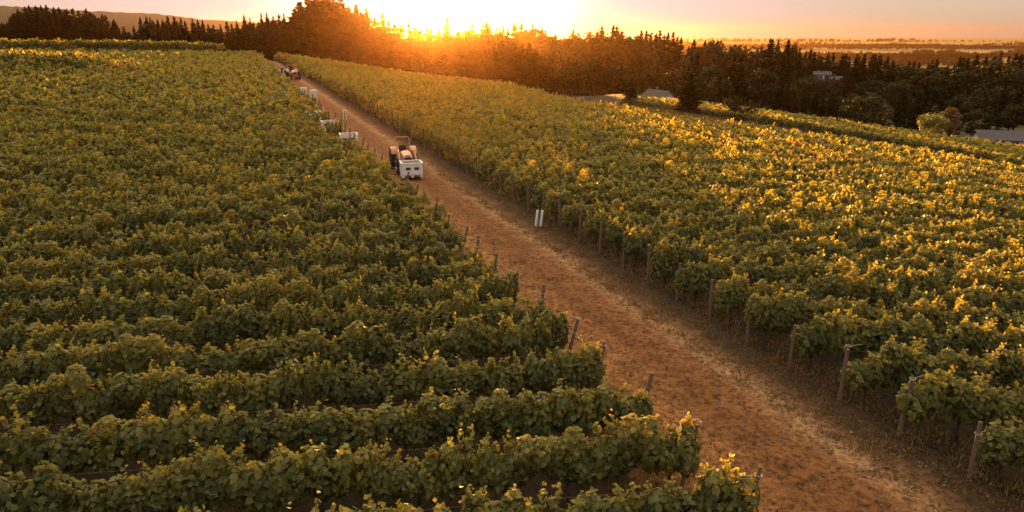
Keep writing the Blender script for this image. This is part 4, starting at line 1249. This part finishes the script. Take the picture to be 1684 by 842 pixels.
def lump(seed):
    rng = np.random.default_rng(seed)
    V = np.array([(0, 0, 1), (1, 0, 0), (0, 1, 0), (-1, 0, 0), (0, -1, 0), (.7, .7, .5), (-.7, .7, .5), (-.7, -.7, .5), (.7, -.7, .5)], float)
    V = V * rng.uniform(.7, 1.25, V.shape)
    Fc = np.array([(0, 5, 6), (0, 6, 7), (0, 7, 8), (0, 8, 5), (1, 2, 5), (2, 6, 5), (2, 3, 6), (3, 7, 6), (3, 4, 7), (4, 8, 7), (4, 1, 8), (1, 5, 8)])
    return V, Fc, np.full(len(V), .5)
LUMPS = [lump(i) for i in range(5)]
def on_track(y, t): a, b = float(edge_left(y)) - .9, float(edge_right(y)) + .5; return a + (b - a) * t
pl = []
for i in range(2600):
    y = 4.5 + 46 * rg.random() ** 1.5; x = on_track(y, min(.98, max(.5, rg.gauss(.72, .06)))); s_ = rg.uniform(.008, .026) * (1.8 if rg.random() < .05 else 1)
    pl.append((x, y, H(x, y) + .10, rg.uniform(0, 6.28), s_, s_ * rg.uniform(.7, 1.2), s_ * .7, 0, rg.randrange(5)))
scatter('gravel', LUMPS, pl, M_STONE)
pl = []
for i in range(3000):
    y = 4.5 + 46 * rg.random() ** 1.5; x = on_track(y, rg.uniform(.06, .95)); s_ = rg.uniform(.012, .05)
    pl.append((x, y, H(x, y) + .11, rg.uniform(0, 6.28), s_, s_ * rg.uniform(.7, 1.2), s_ * .6, 0, rg.randrange(5)))
scatter('soil_clods', LUMPS, pl, M_CLOD)

# ------------------------------------------------------------------ haze over the whole scene
def haze():
    m, nt, out = mat('morning_haze')
    v = nt.nodes.new('ShaderNodeVolumePrincipled')
    v.inputs['Color'].default_value = (*HAZE_COLOUR, 1)
    v.inputs['Density'].default_value = HAZE_DENSITY
    v.inputs['Anisotropy'].default_value = HAZE_G
    nt.links.new(v.outputs['Volume'], out.inputs['Volume'])
    mb = MB(); z0, z1 = -130.0, 50.0
    mb.box((0, 4400, (z0 + z1) / 2), (19000, 9500, z1 - z0))
    o = mb.build('haze', m); tag(o, kind='stuff')
haze()
def valley_fog():
    """banks of ground fog lying on the valley floor"""
    m, nt, out = mat('valley_fog')
    v = nt.nodes.new('ShaderNodeVolumePrincipled')
    v.inputs['Color'].default_value = (1.0, 0.92, 0.88, 1)
    v.inputs['Density'].default_value = 0.025
    v.inputs['Anisotropy'].default_value = 0.55
    nt.links.new(v.outputs['Volume'], out.inputs['Volume'])
    for Y, dY, x0, x1, top in ((2050, 300, 260, 2100, -80), (3000, 520, 250, 3600, -78), (4700, 800, 300, 5400, -72)):
        z0 = -112.0; n = 40; V = []; Fc = []
        xs = np.linspace(x0, x1, n)
        half = dY * (.55 + .45 * value_noise(xs / 400, xs * 0 + Y, 4)) * np.sqrt(np.clip(1 - (2 * (xs - x0) / (x1 - x0) - 1) ** 8, 0.02, 1))
        mid = Y + value_noise(xs / 700, xs * 0 + Y, 6) * dY * .6
        tz = z0 + (top - z0) * (0.8 + .2 * value_noise(xs / 500, xs * 0 + Y, 2))
        for i in range(n):
            V += [(xs[i], mid[i] - half[i], z0), (xs[i], mid[i] - half[i] * .7, tz[i] - 3), (xs[i], mid[i], tz[i]), (xs[i], mid[i] + half[i] * .7, tz[i] - 3), (xs[i], mid[i] + half[i], z0)]
        for i in range(n - 1):
            for j in range(5):
                a, b = i * 5 + j, i * 5 + (j + 1) % 5; Fc.append([a, b, b + 5, a + 5])
        Fc.append([0, 1, 2, 3, 4][::-1]); Fc.append([(n - 1) * 5 + j for j in range(5)])
        tag(link('fog_bank', new_mesh('fog_bank', V, Fc, [m])), kind='stuff')
valley_fog()
